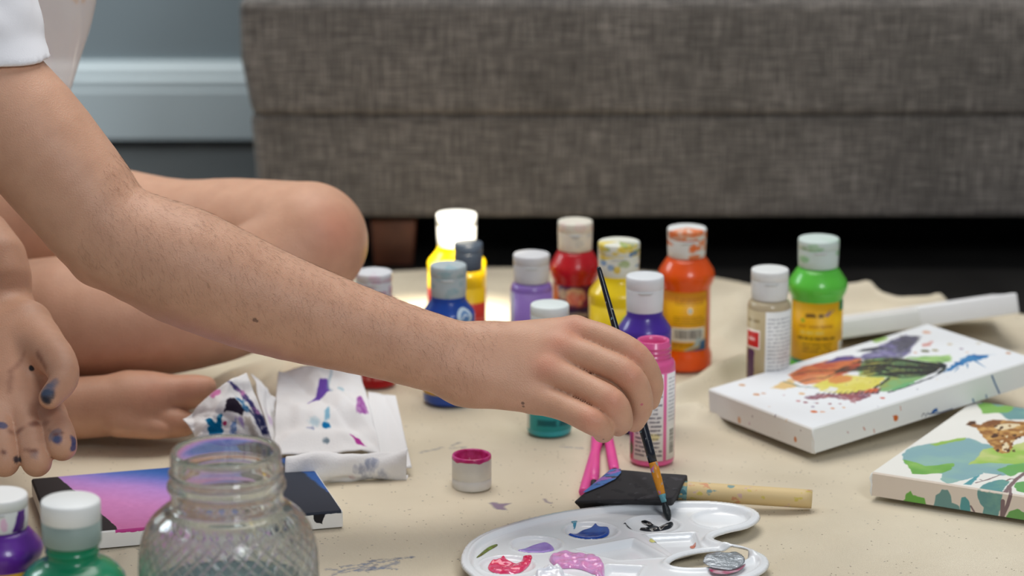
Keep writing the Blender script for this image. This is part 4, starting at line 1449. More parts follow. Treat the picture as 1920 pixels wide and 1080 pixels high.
    for st, wd, c in (([(1776, 376), (1800, 440), (1828, 505)], 1.5, (28, 84, 140)), ([(1642, 545), (1652, 575)], 1.3, (28, 84, 140)), ([(1735, 515), (1740, 545)], 1.1, (28, 84, 140)), ([(1135, 590), (1140, 620)], .7, (206, 140, 120)), ([(878, 740), (888, 760)], 1, (190, 110, 90)), ([(950, 755), (955, 780)], .8, (190, 120, 100)), ([(765, 770), (772, 780)], .8, (190, 150, 150)),
                      ([(1285, 670), (1295, 645), (1310, 650)], .6, (40, 40, 50)), ([(1310, 668), (1330, 640)], .7, (40, 50, 70)), ([(1335, 650), (1420, 640), (1500, 615)], 1.0, (40, 60, 100))):
        fr.line([E(p) for p in st], wd, c, soft=.4)
    fr.poly([E(p) for p in [(1352, 640), (1366, 618), (1390, 606), (1398, 630), (1370, 640)]], (30, 90, 160), edge=.5, soft=.4)
    sd = Art(w * 1000, T * 1000, 6, (228, 226, 220))
    S0 = inv_plane((c0[0] + b[0] * w, c0[1] + b[1] * w, c0[2]), -b, n, -a, 0.0)
    def S(p): return S0((1380 + p[0] / 3.692, 600 + p[1] / 3.692))
    for x, y, c, r in ((20, 690, (214, 170, 130), 2.6), (112, 660, (130, 110, 120), .7), (92, 715, (200, 170, 180), .9), (272, 660, (110, 90, 100), .5), (350, 690, (220, 200, 180), .8), (432, 705, (90, 70, 90), .5), (452, 760, (80, 60, 80), .6), (415, 825, (206, 130, 80), 2.0), (300, 780, (200, 180, 170), .4)):
        cx, cy = S((x, y)); sd.ell(cx, cy, r * .8, r * 1.3, c, edge=.4, soft=.5)
    canvas_box('zebra_canvas', 'stretched canvas printed with a rainbow watercolour zebra, leaning on the giraffe canvas', c0, th, w, l, T, slope, top, fr, sd)


ZEB = dict(x=0.2436, y=2.2636, z=.0060, th=0.5941, w=0.1375, l=0.2469, slope=.080)
build_zebra()


def build_giraffe():
    T = .0190
    LIFT = .0035
    L = G(1633, 885, T + LIFT); Rp = G(1920, 930, T + LIFT)
    th = math.atan2(Rp[1] - L[1], Rp[0] - L[0])
    w, l = .235, .200     # w runs away from the camera
    c0 = (L[0], L[1], LIFT)
    tl = -.019
    a = np.array([math.cos(th), math.sin(th), 0]); b = np.array([-math.sin(th), math.cos(th), tl]); b /= np.linalg.norm(b); n = np.cross(a, b)
    top = Art(l * 1000, w * 1000, 4, (236, 234, 226))
    U0 = inv_plane(c0, a, b, n, T)
    K = 3.857
    def U(p): return U0((1620 + p[0] / K, 720 + p[1] / K))
    def poly(pts, col, **k): top.poly([U(p) for p in pts], col, **k)
    def stroke(pts, wd, col, **k): top.line([U(p) for p in pts], wd, col, **k)
    kw = dict(edge=2.0, es=7, soft=.7)
    g1, g2, t1, t2 = (142, 190, 96), (112, 172, 92), (150, 188, 174), (136, 174, 178)
    poly([(275, 510), (350, 455), (480, 430), (620, 410), (760, 385), (860, 430), (1000, 450), (1100, 470), (1250, 480), (1250, 640), (1120, 640), (1000, 660), (860, 640), (760, 690), (600, 720), (555, 690), (560, 650), (460, 640), (350, 610), (290, 570)], t1, col2=t2, cs=25, **kw)
    poly([(480, 436), (560, 415), (660, 398), (750, 383), (730, 402), (620, 425), (520, 445)], (150, 188, 84), **kw)
    poly([(275, 545), (350, 560), (450, 590), (560, 585), (640, 575), (650, 615), (560, 645), (440, 655), (350, 650), (330, 610)], g1, col2=(110, 168, 76), cs=20, **kw)
    poly([(760, 580), (820, 520), (860, 470), (930, 460), (1010, 480), (1080, 440), (1250, 400), (1250, 560), (1100, 580), (900, 570)], (158, 196, 90), col2=(196, 206, 130), cs=22, **kw)
    poly([(960, 620), (1060, 585), (1250, 560), (1250, 640), (1130, 640), (1060, 668)], (110, 174, 100), col2=g2, **kw)
    poly([(830, 150), (900, 100), (1000, 60), (1300, 0), (1300, 230), (1140, 255), (1060, 260), (1010, 235), (950, 190)], (126, 170, 158), col2=(112, 156, 156), cs=20, **kw)
    poly([(830, 150), (890, 120), (960, 165), (1050, 150), (1090, 165), (1050, 205), (940, 212), (860, 215)], (130, 182, 88), **kw)
    poly([(725, 725), (760, 690), (830, 660), (822, 690), (770, 728)], (88, 156, 164), **kw)
    poly([(815, 770), (900, 710), (1000, 690), (1045, 705), (1010, 760), (1005, 800), (900, 780)], (96, 150, 152), col2=(110, 160, 150), **kw)
    poly([(1085, 740), (1110, 715), (1200, 700), (1250, 720), (1250, 800), (1110, 775)], (106, 168, 96), **kw)
    br = (130, 108, 108)
    for st, wd in (([(1180, 630), (1100, 690), (1050, 745), (1010, 800)], 3.4), ([(1100, 690), (1060, 685), (1030, 700)], 1.6), ([(990, 655), (900, 690), (810, 715)], 1.4), ([(900, 690), (860, 700), (840, 690)], 1.0), ([(1180, 630), (1250, 600)], 3), ([(1060, 800), (1055, 740)], 2.4)):
        stroke([*st], wd, br, soft=.7, edge=.6)
    # giraffe head
    bn, db, tn, cr = (150, 100, 52), (82, 52, 34), (206, 160, 92), (232, 214, 176)
    poly([(735, 295), (760, 270), (800, 268), (812, 290), (860, 300), (880, 330), (820, 320), (770, 305)], bn, edge=1, es=3, soft=.6)
    poly([(735, 298), (765, 272), (800, 265), (808, 282), (770, 300)], db, edge=1.4, es=2, soft=.5)
    poly([(820, 315), (870, 275), (930, 258), (1010, 262), (1100, 270), (1250, 275), (1250, 350), (1140, 380), (1085, 410), (1070, 470), (1040, 498), (1000, 502), (960, 490), (930, 460), (880, 395), (830, 350)], tn, col2=bn, cs=7, edge=1.4, es=4, soft=.6)
    poly([(860, 285), (920, 258), (1000, 262), (960, 285), (880, 312)], (130, 82, 46), edge=1.6, es=3, soft=.6)
    poly([(940, 320), (960, 295), (1040, 285), (1130, 290), (1090, 315), (1000, 335)], cr, edge=1, es=4, soft=.6)
    poly([(1000, 440), (1030, 415), (1050, 450), (1030, 490), (1000, 480)], cr, edge=1, es=4, soft=.6)
    poly([(915, 380), (945, 355), (975, 365), (960, 385), (930, 390)], db, edge=.8, es=3, soft=.5)
    poly([(975, 315), (1000, 305), (1010, 320), (985, 330)], db, edge=.8, es=3, soft=.5)
    r = random.Random(4)
    for i in range(46):
        x = r.uniform(850, 1240); y = r.uniform(280, 480)
        if (y > 330 + (x - 850) * 1.0 and x < 1000) or (y > 400 and x > 1080): continue
        poly([(x, y), (x + r.uniform(14, 30), y - 6), (x + 22, y + r.uniform(6, 14)), (x + 4, y + 12)], r.choice([db, bn, (110, 70, 40), cr]), edge=.8, es=2, soft=.5, al=.85)
    for x, y in ((965, 478), (1040, 478)): poly([(x - 14, y), (x + 8, y - 14), (x + 18, y + 4), (x, y + 16)], db, edge=.6, soft=.6)
    fr = Art(l * 1000, T * 1000, 6, (226, 212, 196))
    E0 = inv_plane(c0, a, n, -b, 0.0)
    def E(p): return E0((1620 + p[0] / K, 720 + p[1] / K))
    def fp(pts, col, **k): fr.poly([E(p) for p in pts], col, edge=.8, es=4, soft=.5, **k)
    fp([(290, 830), (295, 790), (330, 765), (350, 800), (400, 815), (430, 820), (440, 870), (470, 890), (270, 850)], (112, 174, 76))
    fp([(505, 850), (515, 800), (560, 757), (600, 760), (625, 810), (630, 855), (680, 880), (690, 925), (500, 900)], (112, 150, 144))
    fp([(695, 880), (705, 815), (730, 805), (758, 850), (768, 930), (700, 930)], (92, 156, 156))
    fp([(820, 760), (1000, 790), (990, 900), (960, 970), (860, 960), (860, 890), (820, 820)], (104, 150, 146), col2=(120, 164, 150))
    fp([(1030, 960), (1050, 920), (1110, 900), (1180, 930), (1180, 1010), (1030, 980)], (112, 166, 90))
    for st, wd in (([(1060, 800), (1040, 870), (1000, 960)], 3), ([(1005, 840), (1000, 960)], 3.4), ([(770, 880), (805, 940)], 1.4)):
        fr.line([E(p) for p in st], wd, br, soft=.5)
    canvas_box('giraffe_canvas', 'stretched canvas printed with a watercolour giraffe among green leaves, at the right edge', c0, th, w, l, T, 0.0, top, fr, None, white=(228, 224, 214), tilt=tl)


build_giraffe()


def build_sunset():
    T = .013
    Dp = np.array([-.338, 2.044, 0]); C = np.array([-.1276, 2.102, 0])
    th = math.atan2(C[1] - Dp[1], C[0] - Dp[0])
    l = np.linalg.norm(C - Dp); w = .140
    a, b, n = basis(th, 0)
    top = Art(l * 1000, w * 1000, 3, (200, 120, 190))
    U = inv_plane(tuple(Dp), a, b, n, T)
    # dusk gradient bands: pink to violet to blue, swept diagonally as arcs
    x0, y0 = U((190, 985)); x1, y1 = U((352, 874))
    t = ((top.X - x0) * (x1 - x0) + (top.Y - y0) * (y1 - y0)) / ((x1 - x0) ** 2 + (y1 - y0) ** 2)
    bx, by = U((105, 893))
    t = t + .12 * np.sin(t * 9) * .25 + .05 * vnoise(top.X, top.Y, 40, 3)
    stops = [-.2, .05, .34, .58, .74, .90, 1.2]
    cols = np.array([(232, 118, 182), (230, 132, 190), (218, 140, 202), (182, 136, 208), (122, 118, 198), (34, 92, 168), (10, 68, 134)]) / 255
    for k in range(3): top.a[..., k] = np.interp(t, stops, cols[:, k])
    top.a += .02 * vnoise(top.X, top.Y, 4, 6)[..., None]
    top.poly([U(p) for p in [(30, 890), (104, 890), (150, 930), (216, 986), (222, 1000), (190, 1010), (90, 1015), (40, 950)]], (34, 30, 32), edge=.8, es=4, soft=.6)
    top.poly([U(p) for p in [(440, 860), (500, 855), (560, 880), (660, 955), (640, 966), (560, 980), (490, 930)]], (30, 38, 54), edge=2, es=8, soft=3)
    fr = Art(l * 1000, T * 1000, 5, (236, 234, 228))
    E = inv_plane(tuple(Dp), a, n, -b, 0.0)
    x, y = E((215, 990)); h = T * 1000
    fr.poly([(x, h + 1), (x, h - .8), (x + 14, h - 1.4), (x + 24, h - .6), (x + 24, h + 1)], (196, 60, 140), edge=.5, es=2, soft=.4)
    fr.poly([(x + 22, h + 1), (x + 22, h - 1), (x + 27, h - 4.5), (x + 30, h - 3), (x + 31, h - .5), (x + 31, h + 1)], (176, 120, 190), edge=.4, soft=.4)
    fr.poly([(l * 1000 - 22, h + 1), (l * 1000 - 22, h - 4), (l * 1000 - 20, h - 7), (l * 1000 - 15, h - 9), (l * 1000 - 14, h - 4), (l * 1000 - 12, h + 1)], (20, 20, 26), edge=.7, es=2, soft=.5)
    fr.rect(l * 1000 - 30, h - .8, l * 1000, h + 1, (24, 34, 50), edge=.4, es=2, soft=.4)
    sd = Art(w * 1000, T * 1000, 5, (226, 218, 202))
    sd.rect(0, T * 1000 - 1.5, w * 1000, T * 1000 + 1, (34, 30, 32), edge=1.2, es=5, soft=.5)
    canvas_box('sunset_canvas', 'small canvas painted pink to blue with black bands, lying behind the glass jar', tuple(Dp), th, w, l, T, 0.0, top, fr, sd)


build_sunset()


def build_blank():
    """blank canvas lying face down: white wrapped bars round a raw back"""
    P0 = W(1560, 638, 2.575); P1 = W(1912, 587, 2.60)
    l, w, T = np.linalg.norm(P1 - P0), .082, .0175
    a = Vector((P1 - P0) / l)
    b = Vector((-.10, 1.0, -.262)); b = (b - a * a.dot(b)).normalized()
    n = a.cross(b)
    t = empty('blank_canvas', P0, 'blank white narrow stretched canvas tilted away behind the zebra canvas', 'canvas')
    t.matrix_world = Matrix.Translation(Vector(P0)) @ Matrix((a, b, n)).transposed().to_4x4()
    wm = pmat('blank_white', (236, 236, 236), .6, noise=.02, bump=.15, bscale=700)
    wm2 = pmat('blank_fold_white', (224, 224, 220), .65, noise=.03, bump=.15, bscale=700)
    raw = pmat('raw_canvas_back', (200, 184, 152), .9, noise=.08, nscale=80)
    k = .013
    xs = .083
    for nm, (x0, x1, y0, y1), m, dz in (('frame_bar', (xs, l, 0, k), wm, .0012), ('frame_bar', (0, l, w - k, w), wm, 0), ('frame_bar', (0, k, k, w - k), wm, 0), ('frame_bar', (l - k, l, k, w - k), wm, 0)):
        bobj(nm, box_bm(x0, x1, y0, y1, 0, T + dz, .0014, 2), m, t)
    bobj('folded_sleeve', box_bm(0, xs + .004, .0012, k, 0, T - .0012, .0014, 2), wm2, t)
    bobj('raw_back', box_bm(k * .6, l - k * .6, k * .6, w - k * .6, .001, .003), raw, t, smooth=False)


build_blank()


# ------------------------------------------------------------------ paper towels
def sheet(name, corners, nu, nv, mat, parent, org, amp=.003, seed=0, bend=None, uvs=True, cr=6):
    """a crumpled sheet between four corner points (ll, lr, ur, ul)"""
    ll, lr, ur, ul = [np.array(c, float) for c in corners]
    v, uv = [], []
    nrm = np.cross(lr - ll, ul - ll); nrm /= np.linalg.norm(nrm)
    if nrm[2] < 0: nrm = -nrm
    size = max(np.linalg.norm(lr - ll), np.linalg.norm(ul - ll))
    r = np.random.default_rng(seed)
    creases = [(r.uniform(-.1, 1.1), r.uniform(-.1, 1.1), r.uniform(0, math.pi), r.uniform(-1, 1)) for _ in range(cr)]
    U_, V_ = np.meshgrid(np.linspace(0, 1, nu), np.linspace(0, 1, nv))
    hgt = amp * vnoise(U_ * size, V_ * size, size * .35, seed, 3)
    for cx, cy, an, s in creases:
        d = (U_ - cx) * math.sin(an) - (V_ - cy) * math.cos(an)
        hgt += amp * .9 * s * np.exp(-np.abs(d) / .10)
    if bend is not None: hgt = hgt + bend(U_, V_)
    P = (ll[None, None] * ((1 - U_) * (1 - V_))[..., None] + lr * (U_ * (1 - V_))[..., None] + ur * (U_ * V_)[..., None] + ul * ((1 - U_) * V_)[..., None])
    P = P + nrm * hgt[..., None]
    P[..., 2] = np.maximum(P[..., 2], .0012)
    P = P.reshape(-1, 3) - org
    idx = np.arange(nu * nv).reshape(nv, nu)
    f = np.stack([idx[:-1, :-1], idx[:-1, 1:], idx[1:, 1:], idx[1:, :-1]], -1).reshape(-1, 4)
    o = mobj(name, P, f, mat, parent, uv=np.c_[U_.ravel(), V_.ravel()])
    m = o.modifiers.new('thickness', 'SOLIDIFY'); m.thickness = .0007; m.offset = 0
    return o


def towel_mat(name, fn, W_, H_):
    a = Art(W_, H_, 4, (236, 236, 236))
    fn(a)
    m = art_mat(name, a, .95, .1)
    nt = m.node_tree
    b = nt.nodes['Principled BSDF']
    tc = nt.nodes.new('ShaderNodeTexCoord')
    vo = nt.nodes.new('ShaderNodeTexVoronoi'); vo.inputs['Scale'].default_value = 700
    nt.links.new(tc.outputs['Object'], vo.inputs['Vector'])
    bp = nt.nodes.new('ShaderNodeBump'); bp.inputs['Strength'].default_value = .25; bp.inputs['Distance'].default_value = .0006
    nt.links.new(vo.outputs['Distance'], bp.inputs['Height'])
    nt.links.new(bp.outputs['Normal'], b.inputs['Normal'])
    return m


def build_towels():
    # left: crumpled pointed towel
    g = G(440, 822)
    org = np.array([g[0], g[1], 0])
    t = empty('paper_towel', org, 'crumpled paper towel with blue and black stains beside the bare foot', 'paper towel', 'used paper towels on the drop cloth')

    def stain1(a):
        W_, H_ = a.W, a.H
        a.poly([(W_ * .14, H_ * .28), (W_ * .26, H_ * .16), (W_ * .36, H_ * .30), (W_ * .44, H_ * .56), (W_ * .33, H_ * .50), (W_ * .24, H_ * .66), (W_ * .21, H_ * .46)], (10, 104, 150), edge=3, es=5, soft=2)
        a.poly([(W_ * .40, H_ * .12), (W_ * .52, H_ * .18), (W_ * .60, H_ * .42), (W_ * .5, H_ * .38)], (120, 150, 200), edge=3, es=4, soft=2, tex=.5)
        a.poly([(W_ * .50, H_ * .60), (W_ * .60, H_ * .76), (W_ * .70, H_ * .72), (W_ * .78, H_ * .52), (W_ * .70, H_ * .46), (W_ * .58, H_ * .56)], (38, 32, 46), edge=1.5, es=4, soft=1.5)
        a.poly([(W_ * .72, H_ * .76), (W_ * .80, H_ * .66), (W_ * .84, H_ * .5), (W_ * .76, H_ * .52)], (50, 110, 160), edge=2, es=3, soft=2, tex=.4)
        a.poly([(W_ * .72, H_ * .98), (W_ * .86, H_ * .8), (W_ * .98, H_ * .4), (W_ * .93, H_ * .35), (W_ * .82, H_ * .7)], (60, 60, 110), edge=2.5, es=4, soft=2, col2=(190, 130, 180), cs=6)
        a.poly([(W_ * .85, H_ * .5), (W_ * .99, H_ * .4), (W_ * .99, H_ * .15), (W_ * .88, H_ * .2)], (44, 48, 90), edge=3, es=5, soft=3, tex=.5)
        a.ell(W_ * .50, H_ * .95, 6, 3, (214, 130, 180), edge=2, soft=2)
        a.ell(W_ * .44, H_ * .44, 2.5, 1.5, (190, 60, 110), edge=1, soft=1)
        a.poly([(W_ * .62, H_ * .45), (W_ * .7, H_ * .42), (W_ * .66, H_ * .3)], (170, 150, 210), edge=2, soft=3)
        a.poly([(W_ * .70, H_ * .45), (W_ * .80, H_ * .42), (W_ * .82, H_ * .1), (W_ * .74, H_ * .1)], (170, 160, 150), edge=3, soft=4, al=.8)
    m1 = towel_mat('towel_blue_stains', stain1, 80, 60)
    ll = W(385, 842, 2.245); lr = W(516, 835, 2.25); ur = W(482, 712, 2.325); ul = W(342, 768, 2.325)
    ul = W(342, 778, 2.262); ur = W(462, 700, 2.30)
    sheet('stained_sheet', (ll, lr, ur, ul), 46, 40, m1, t, org, .0060, 5, cr=9, bend=lambda u, v: .012 * np.sin(np.pi * np.clip(u, 0, 1)) * np.sin(np.pi * np.clip(v * .9, 0, 1)))
    wm = towel_mat('towel_plain', lambda a: a.ell(20, 14, 8, 5, (206, 190, 214), edge=3, soft=4), 60, 40)
    sheet('back_sheet', (W(515, 838, 2.268), W(520, 800, 2.30), W(505, 745, 2.33), W(470, 702, 2.332)), 30, 24, wm, t, org, .003, 9)
    # middle: stack of folded towels
    g = G(640, 886)
    org = np.array([g[0], g[1], 0])
    t = empty('paper_towel', org, 'folded stack of paper towels with purple and blue stains under the forearm', 'paper towel', 'used paper towels on the drop cloth')

    def stain2(a):
        W_, H_ = a.W, a.H
        a.poly([(W_ * .34, H_ * .50), (W_ * .44, H_ * .62), (W_ * .50, H_ * .78), (W_ * .58, H_ * .76), (W_ * .60, H_ * .62), (W_ * .48, H_ * .56)], (108, 76, 168), edge=1.2, es=4, soft=1)
        a.line([(W_ * .62, H_ * .62), (W_ * .58, H_ * .66), (W_ * .66, H_ * .98)], 2, (130, 160, 180), soft=2, al=.6)
        a.ell(W_ * .52, H_ * .28, 3.2, 2.4, (16, 112, 170), edge=1.2, soft=1.2)
        a.poly([(W_ * .50, H_ * .30), (W_ * .53, H_ * .42), (W_ * .57, H_ * .46), (W_ * .56, H_ * .34)], (110, 170, 200), edge=1.2, soft=1.5, al=.8)
        a.ell(W_ * .40, H_ * .30, 5, 2, (170, 200, 214), edge=2, soft=3, al=.7)
        a.ell(W_ * .36, H_ * .24, 3, 1, (120, 130, 170), edge=1, soft=1.5, al=.7)
        a.ell(W_ * .72, H_ * .66, 3, 2, (150, 190, 206), edge=1, soft=1.5, al=.6)
        a.poly([(W_ * .84, H_ * .36), (W_ * .88, H_ * .56), (W_ * .93, H_ * .58), (W_ * .97, H_ * .36)], (160, 90, 166), edge=1.2, soft=1.2, tex=.3)
        a.poly([(W_ * .74, H_ * .16), (W_ * .80, H_ * .06), (W_ * .88, H_ * .04), (W_ * .82, H_ * .12)], (176, 60, 150), edge=1, soft=1)
        a.ell(W_ * .5, H_ * .12, 3, 1.6, (40, 70, 90), edge=1, soft=1.5, al=.6)
    m2 = towel_mat('towel_purple_stains', stain2, 85, 75)
    z1 = .030
    ll = W(512, 854, 2.238); lr = W(714, 848, 2.238); ur = W(672, 690, 2.395); ul = W(522, 690, 2.395)
    sheet('top_sheet', (ll, lr, ur, ul), 56, 48, m2, t, org, .0050, 14, bend=lambda u, v: -.006 * (1 - v) * np.exp(-((v - .28) / .08) ** 2) + .004 * np.sin(3.1 * v), cr=12)
    m3 = towel_mat('towel_flap', lambda a: None, 40, 60)
    sheet('right_flap', (W(690, 880, 2.22), W(772, 878, 2.222), W(742, 742, 2.33), W(690, 735, 2.335)), 24, 30, m3, t, org, .0012, 21, cr=3)

    def stain3(a):
        for x, y, r_, c in ((.62, .50, 4, (130, 136, 160)), (.72, .62, 5, (120, 130, 160)), (.66, .3, 5, (150, 156, 170)), (.8, .4, 5, (140, 146, 166)), (.55, .35, 2, (190, 150, 160)), (.75, .2, 4, (150, 150, 140))):
            a.ell(a.W * x, a.H * y, r_, r_ * .7, c, edge=2.5, es=4, soft=3, al=.6, tex=.5)
    m4 = towel_mat('towel_roll', stain3, 90, 30)
    # folded front edge: rounded bundle
    F0 = W(536, 872, 2.20); F1 = W(764, 850, 2.215)
    v, uv = [], []
    nu, nv = 50, 22
    d = F1 - F0
    for j in range(nv):
        an = math.pi * (-.62 + 1.22 * j / (nv - 1))
        for i in range(nu):
            u = i / (nu - 1)
            r_ = .0115 * (1 + .14 * math.sin(6 * u + j * .35) + .06 * math.sin(17 * u - j * .5)) * (.75 + .25 * min(1, u * 4 + .3))
            c = F0 + d * u
            p = np.array([c[0], c[1], .0125]) + np.array([-.12, -1.0, 0]) * r_ * math.cos(an) * .62 + np.array([0, 0, 1]) * r_ * math.sin(an)
            p = p + .0011 * np.array([0, 1, 1]) * vnoise(np.array([u * .2]), np.array([j * .006]), .02, 3)[0]
            p[2] = max(p[2], .001)
            v.append(p - org); uv.append((u, j / (nv - 1)))
    f = [(j * nu + i, j * nu + i + 1, (j + 1) * nu + i + 1, (j + 1) * nu + i) for j in range(nv - 1) for i in range(nu - 1)]
    o = mobj('folded_edge', v, f, m4, t, uv=uv)
    s = o.modifiers.new('thickness', 'SOLIDIFY'); s.thickness = .001; s.offset = 0


build_towels()


# ------------------------------------------------------------------ the person: one skin, grown as a smooth distance field
def J(px, py, D, rpx):
    p = W(px, py, D)
    return (p[0], p[1], p[2], rpx / ppm(px, py, D))


def chain(*n, sub=4):
    """a limb: nodes (x, y, z, radius) joined by a smooth curve of tapered capsules"""
    P = np.array(n, float)
    if len(P) > 2:
        Q = np.vstack([2 * P[0] - P[1], P, 2 * P[-1] - P[-2]])
        out = []
        for i in range(1, len(Q) - 2):
            for t in np.linspace(0, 1, sub, endpoint=False):
                a, b, c, d = Q[i - 1], Q[i], Q[i + 1], Q[i + 2]
                out.append(.5 * (2 * b + (c - a) * t + (2 * a - 5 * b + 4 * c - d) * t * t + (3 * b - a - 3 * c + d) * t ** 3))
        P = np.array(out + [Q[-2]])
    return [(P[i], P[i + 1]) for i in range(len(P) - 1)]


def smin(a, b, k):
    h = np.maximum(k - np.abs(a - b), 0) / k
    return np.minimum(a, b) - h * h * k * .25


class Field:
    """groups of limbs; a group = (core chains, k, [(limb chain, k to the core)]); limbs of a group meet each other with a crease"""
    def __init__(self):
        self.seg, self.tag, self.groups = [], [], []

    def add(self, core, k, limbs=()):
        g = len(self.groups)
        self.groups.append((len(core), k, [kj for _, kj in limbs]))
        for ci, ch in enumerate(list(core) + [c for c, _ in limbs]):
            for pr in ch:
                self.seg.append((*pr[0], *pr[1])); self.tag.append((g, ci))

    def prep(self):
        self.m = max([.016] + [1.2 * k for _, k, _ in self.groups])
        S = np.array(self.seg)
        self.A, self.ra, self.B, self.rb = S[:, :3], S[:, 3], S[:, 4:7], S[:, 7]
        self.E = self.B - self.A
        self.EE = np.maximum((self.E ** 2).sum(1), 1e-12)
        self.T = np.array(self.tag)

    def dist(self, P, i):
        w = P - self.A[i]
        t = np.clip((w @ self.E[i]) / self.EE[i], 0, 1)
        w = w - t[..., None] * self.E[i]
        return np.sqrt((w * w).sum(-1)) - (self.ra[i] + (self.rb[i] - self.ra[i]) * t)

    def centre(self, c):
        w = c - self.A
        t = np.clip((w * self.E).sum(1) / self.EE, 0, 1)
        return np.linalg.norm(w - t[:, None] * self.E, axis=1) - (self.ra + (self.rb - self.ra) * t)

    def near(self, c, rad):
        d = self.centre(c).min()
        return -(rad + .03) < d < rad + .014

    def __call__(self, P, c, rad):
        d0 = self.centre(c)
        keep = np.where(d0 < min(d0.min() + 2 * rad + self.m, rad * 1.05 + self.m + .006))[0]
        vals = {}
        for i in keep:
            q = self.dist(P, i)
            k = tuple(self.T[i])
            vals[k] = q if k not in vals else np.minimum(vals[k], q)
        out = None
        for g, (nc, k, kjs) in enumerate(self.groups):
            cd = None
            for ci in range(nc):
                q = vals.get((g, ci))
                if q is not None: cd = q if cd is None else smin(cd, q, k)
            res = cd
            for li, kj in enumerate(kjs):
                q = vals.get((g, nc + li))
                if q is None: continue
                q = q if cd is None else smin(cd, q, kj)
                res = q if res is None else np.minimum(res, q)
            if res is not None: out = res if out is None else smin(out, res, .002)
        return np.full(P.shape[:-1], 1.0) if out is None else out

    def bounds(self):
        self.prep()
        lo = np.minimum(self.A - self.ra[:, None], self.B - self.rb[:, None]).min(0)
        hi = np.maximum(self.A + self.ra[:, None], self.B + self.rb[:, None]).max(0)
        return lo - .01, hi + .01


def surface_nets(field, near, lo, hi, h, bs=12):
    nb = np.ceil((hi - lo) / (h * bs)).astype(int)
    ax = np.arange(bs + 1)
    I, Jj, K = np.meshgrid(ax, ax, ax, indexing='ij')
    loc = np.stack([I, Jj, K], -1)
    rad = h * bs * math.sqrt(3) / 2
    cells, verts, quads = [], [], []
    dim = nb * bs + 2
    corner = [(x, y, z) for x in (0, 1) for y in (0, 1) for z in (0, 1)]
    edges = [(a, b) for a in range(8) for b in range(a + 1, 8) if sum(abs(np.array(corner[a]) - corner[b])) == 1]

    def key(ijk): return (ijk[..., 0] * dim[1] + ijk[..., 1]) * dim[2] + ijk[..., 2]
    for bx in range(nb[0]):
        for by in range(nb[1]):
            for bz in range(nb[2]):
                b0 = np.array([bx, by, bz]) * bs
                c = lo + (b0 + bs / 2) * h
                if not near(c, rad): continue
                P = lo + (b0 + loc) * h
                D = field(P, c, rad)
                if D.min() > 0 or D.max() < 0: continue
                S = D < 0
                cs = [S[x:x + bs, y:y + bs, z:z + bs] for x, y, z in corner]
                n = sum(x.astype(int) for x in cs)
                act = (n > 0) & (n < 8)
                w = np.argwhere(act)
                if len(w) == 0: continue
                dv = np.stack([D[x:x + bs, y:y + bs, z:z + bs][act] for x, y, z in corner], 1)
                pos = np.zeros((len(w), 3)); cnt = np.zeros(len(w))
                for a, b in edges:
                    da, db = dv[:, a], dv[:, b]
                    cr = (da < 0) != (db < 0)
                    tt = np.where(cr, da / np.where(cr, da - db, 1), 0)
                    ca, cb = np.array(corner[a]), np.array(corner[b])
                    pos += cr[:, None] * (ca + (cb - ca) * tt[:, None]); cnt += cr
                cells.append(key(w + b0)); verts.append(lo + (w + b0 + pos / cnt[:, None]) * h)
                for axis in range(3):
                    sl0 = [slice(0, bs)] * 3; sl1 = [slice(0, bs)] * 3
                    sl1[axis] = slice(1, bs + 1)
                    s0 = S[tuple(sl0)]; s1 = S[tuple(sl1)]
                    e = np.argwhere(s0 != s1)
                    if len(e) == 0: continue
                    flip = s0[tuple(e.T)]
                    e = e + b0
                    u = np.zeros(3, int); v = np.zeros(3, int)
                    u[(axis + 1) % 3] = 1; v[(axis + 2) % 3] = 1
                    q = np.stack([key(e - u - v), key(e - v), key(e), key(e - u)], 1)
                    q[~flip] = q[~flip][:, ::-1]
                    quads.append(q)
    cells = np.concatenate(cells); verts = np.concatenate(verts); quads = np.concatenate(quads)
    o = np.argsort(cells); cs = cells[o]
    i = np.searchsorted(cs, quads); i = np.clip(i, 0, len(cs) - 1)
    ok = (cs[i] == quads).all(1)
    return verts, o[i][ok]


def fast_mesh(name, verts, quads, mat, parent):
    me = bpy.data.meshes.new(name)
    nv, nq = len(verts), len(quads)
    me.vertices.add(nv); me.vertices.foreach_set('co', verts.astype(np.float32).ravel())
    me.loops.add(nq * 4); me.loops.foreach_set('vertex_index', quads.astype(np.int32).ravel())
    me.polygons.add(nq)
    me.polygons.foreach_set('loop_start', np.arange(0, nq * 4, 4, dtype=np.int32))
    me.update(calc_edges=True); me.validate()
    me.shade_smooth()
    me.materials.append(mat)
    o = bpy.data.objects.new(name, me)
    COL.objects.link(o)
    o.parent = parent
    return o


def biggest(v, q):
    """keep the largest connected piece"""
    lab = np.arange(len(v))
    while True:
        m = lab[q].min(1)
        new = lab.copy()
        for k in range(4): np.minimum.at(new, q[:, k], m)
        new = new[new]
        if (new == lab).all(): break
        lab = new
    ids, cnt = np.unique(lab, return_counts=True)
    keep = lab == ids[cnt.argmax()]
    re = np.cumsum(keep) - 1
    q = q[keep[q[:, 0]]]
    return v[keep], re[q]


def smooth_verts(v, q, it=2, lam=.5):
    n = len(v)
    for _ in range(it):
        s = np.zeros_like(v); c = np.zeros(n)
        for a in range(4):
            b = (a + 1) % 4
            np.add.at(s, q[:, a], v[q[:, b]]); np.add.at(c, q[:, a], 1)
            np.add.at(s, q[:, b], v[q[:, a]]); np.add.at(c, q[:, b], 1)
        v = v + lam * (s / np.maximum(c, 1)[:, None] - v)
    return v


RED_SPOTS = []      # where skin is pinker: (x, y, z, radius)
INK = []            # dried paint on skin: (x, y, z, radius, colour index)


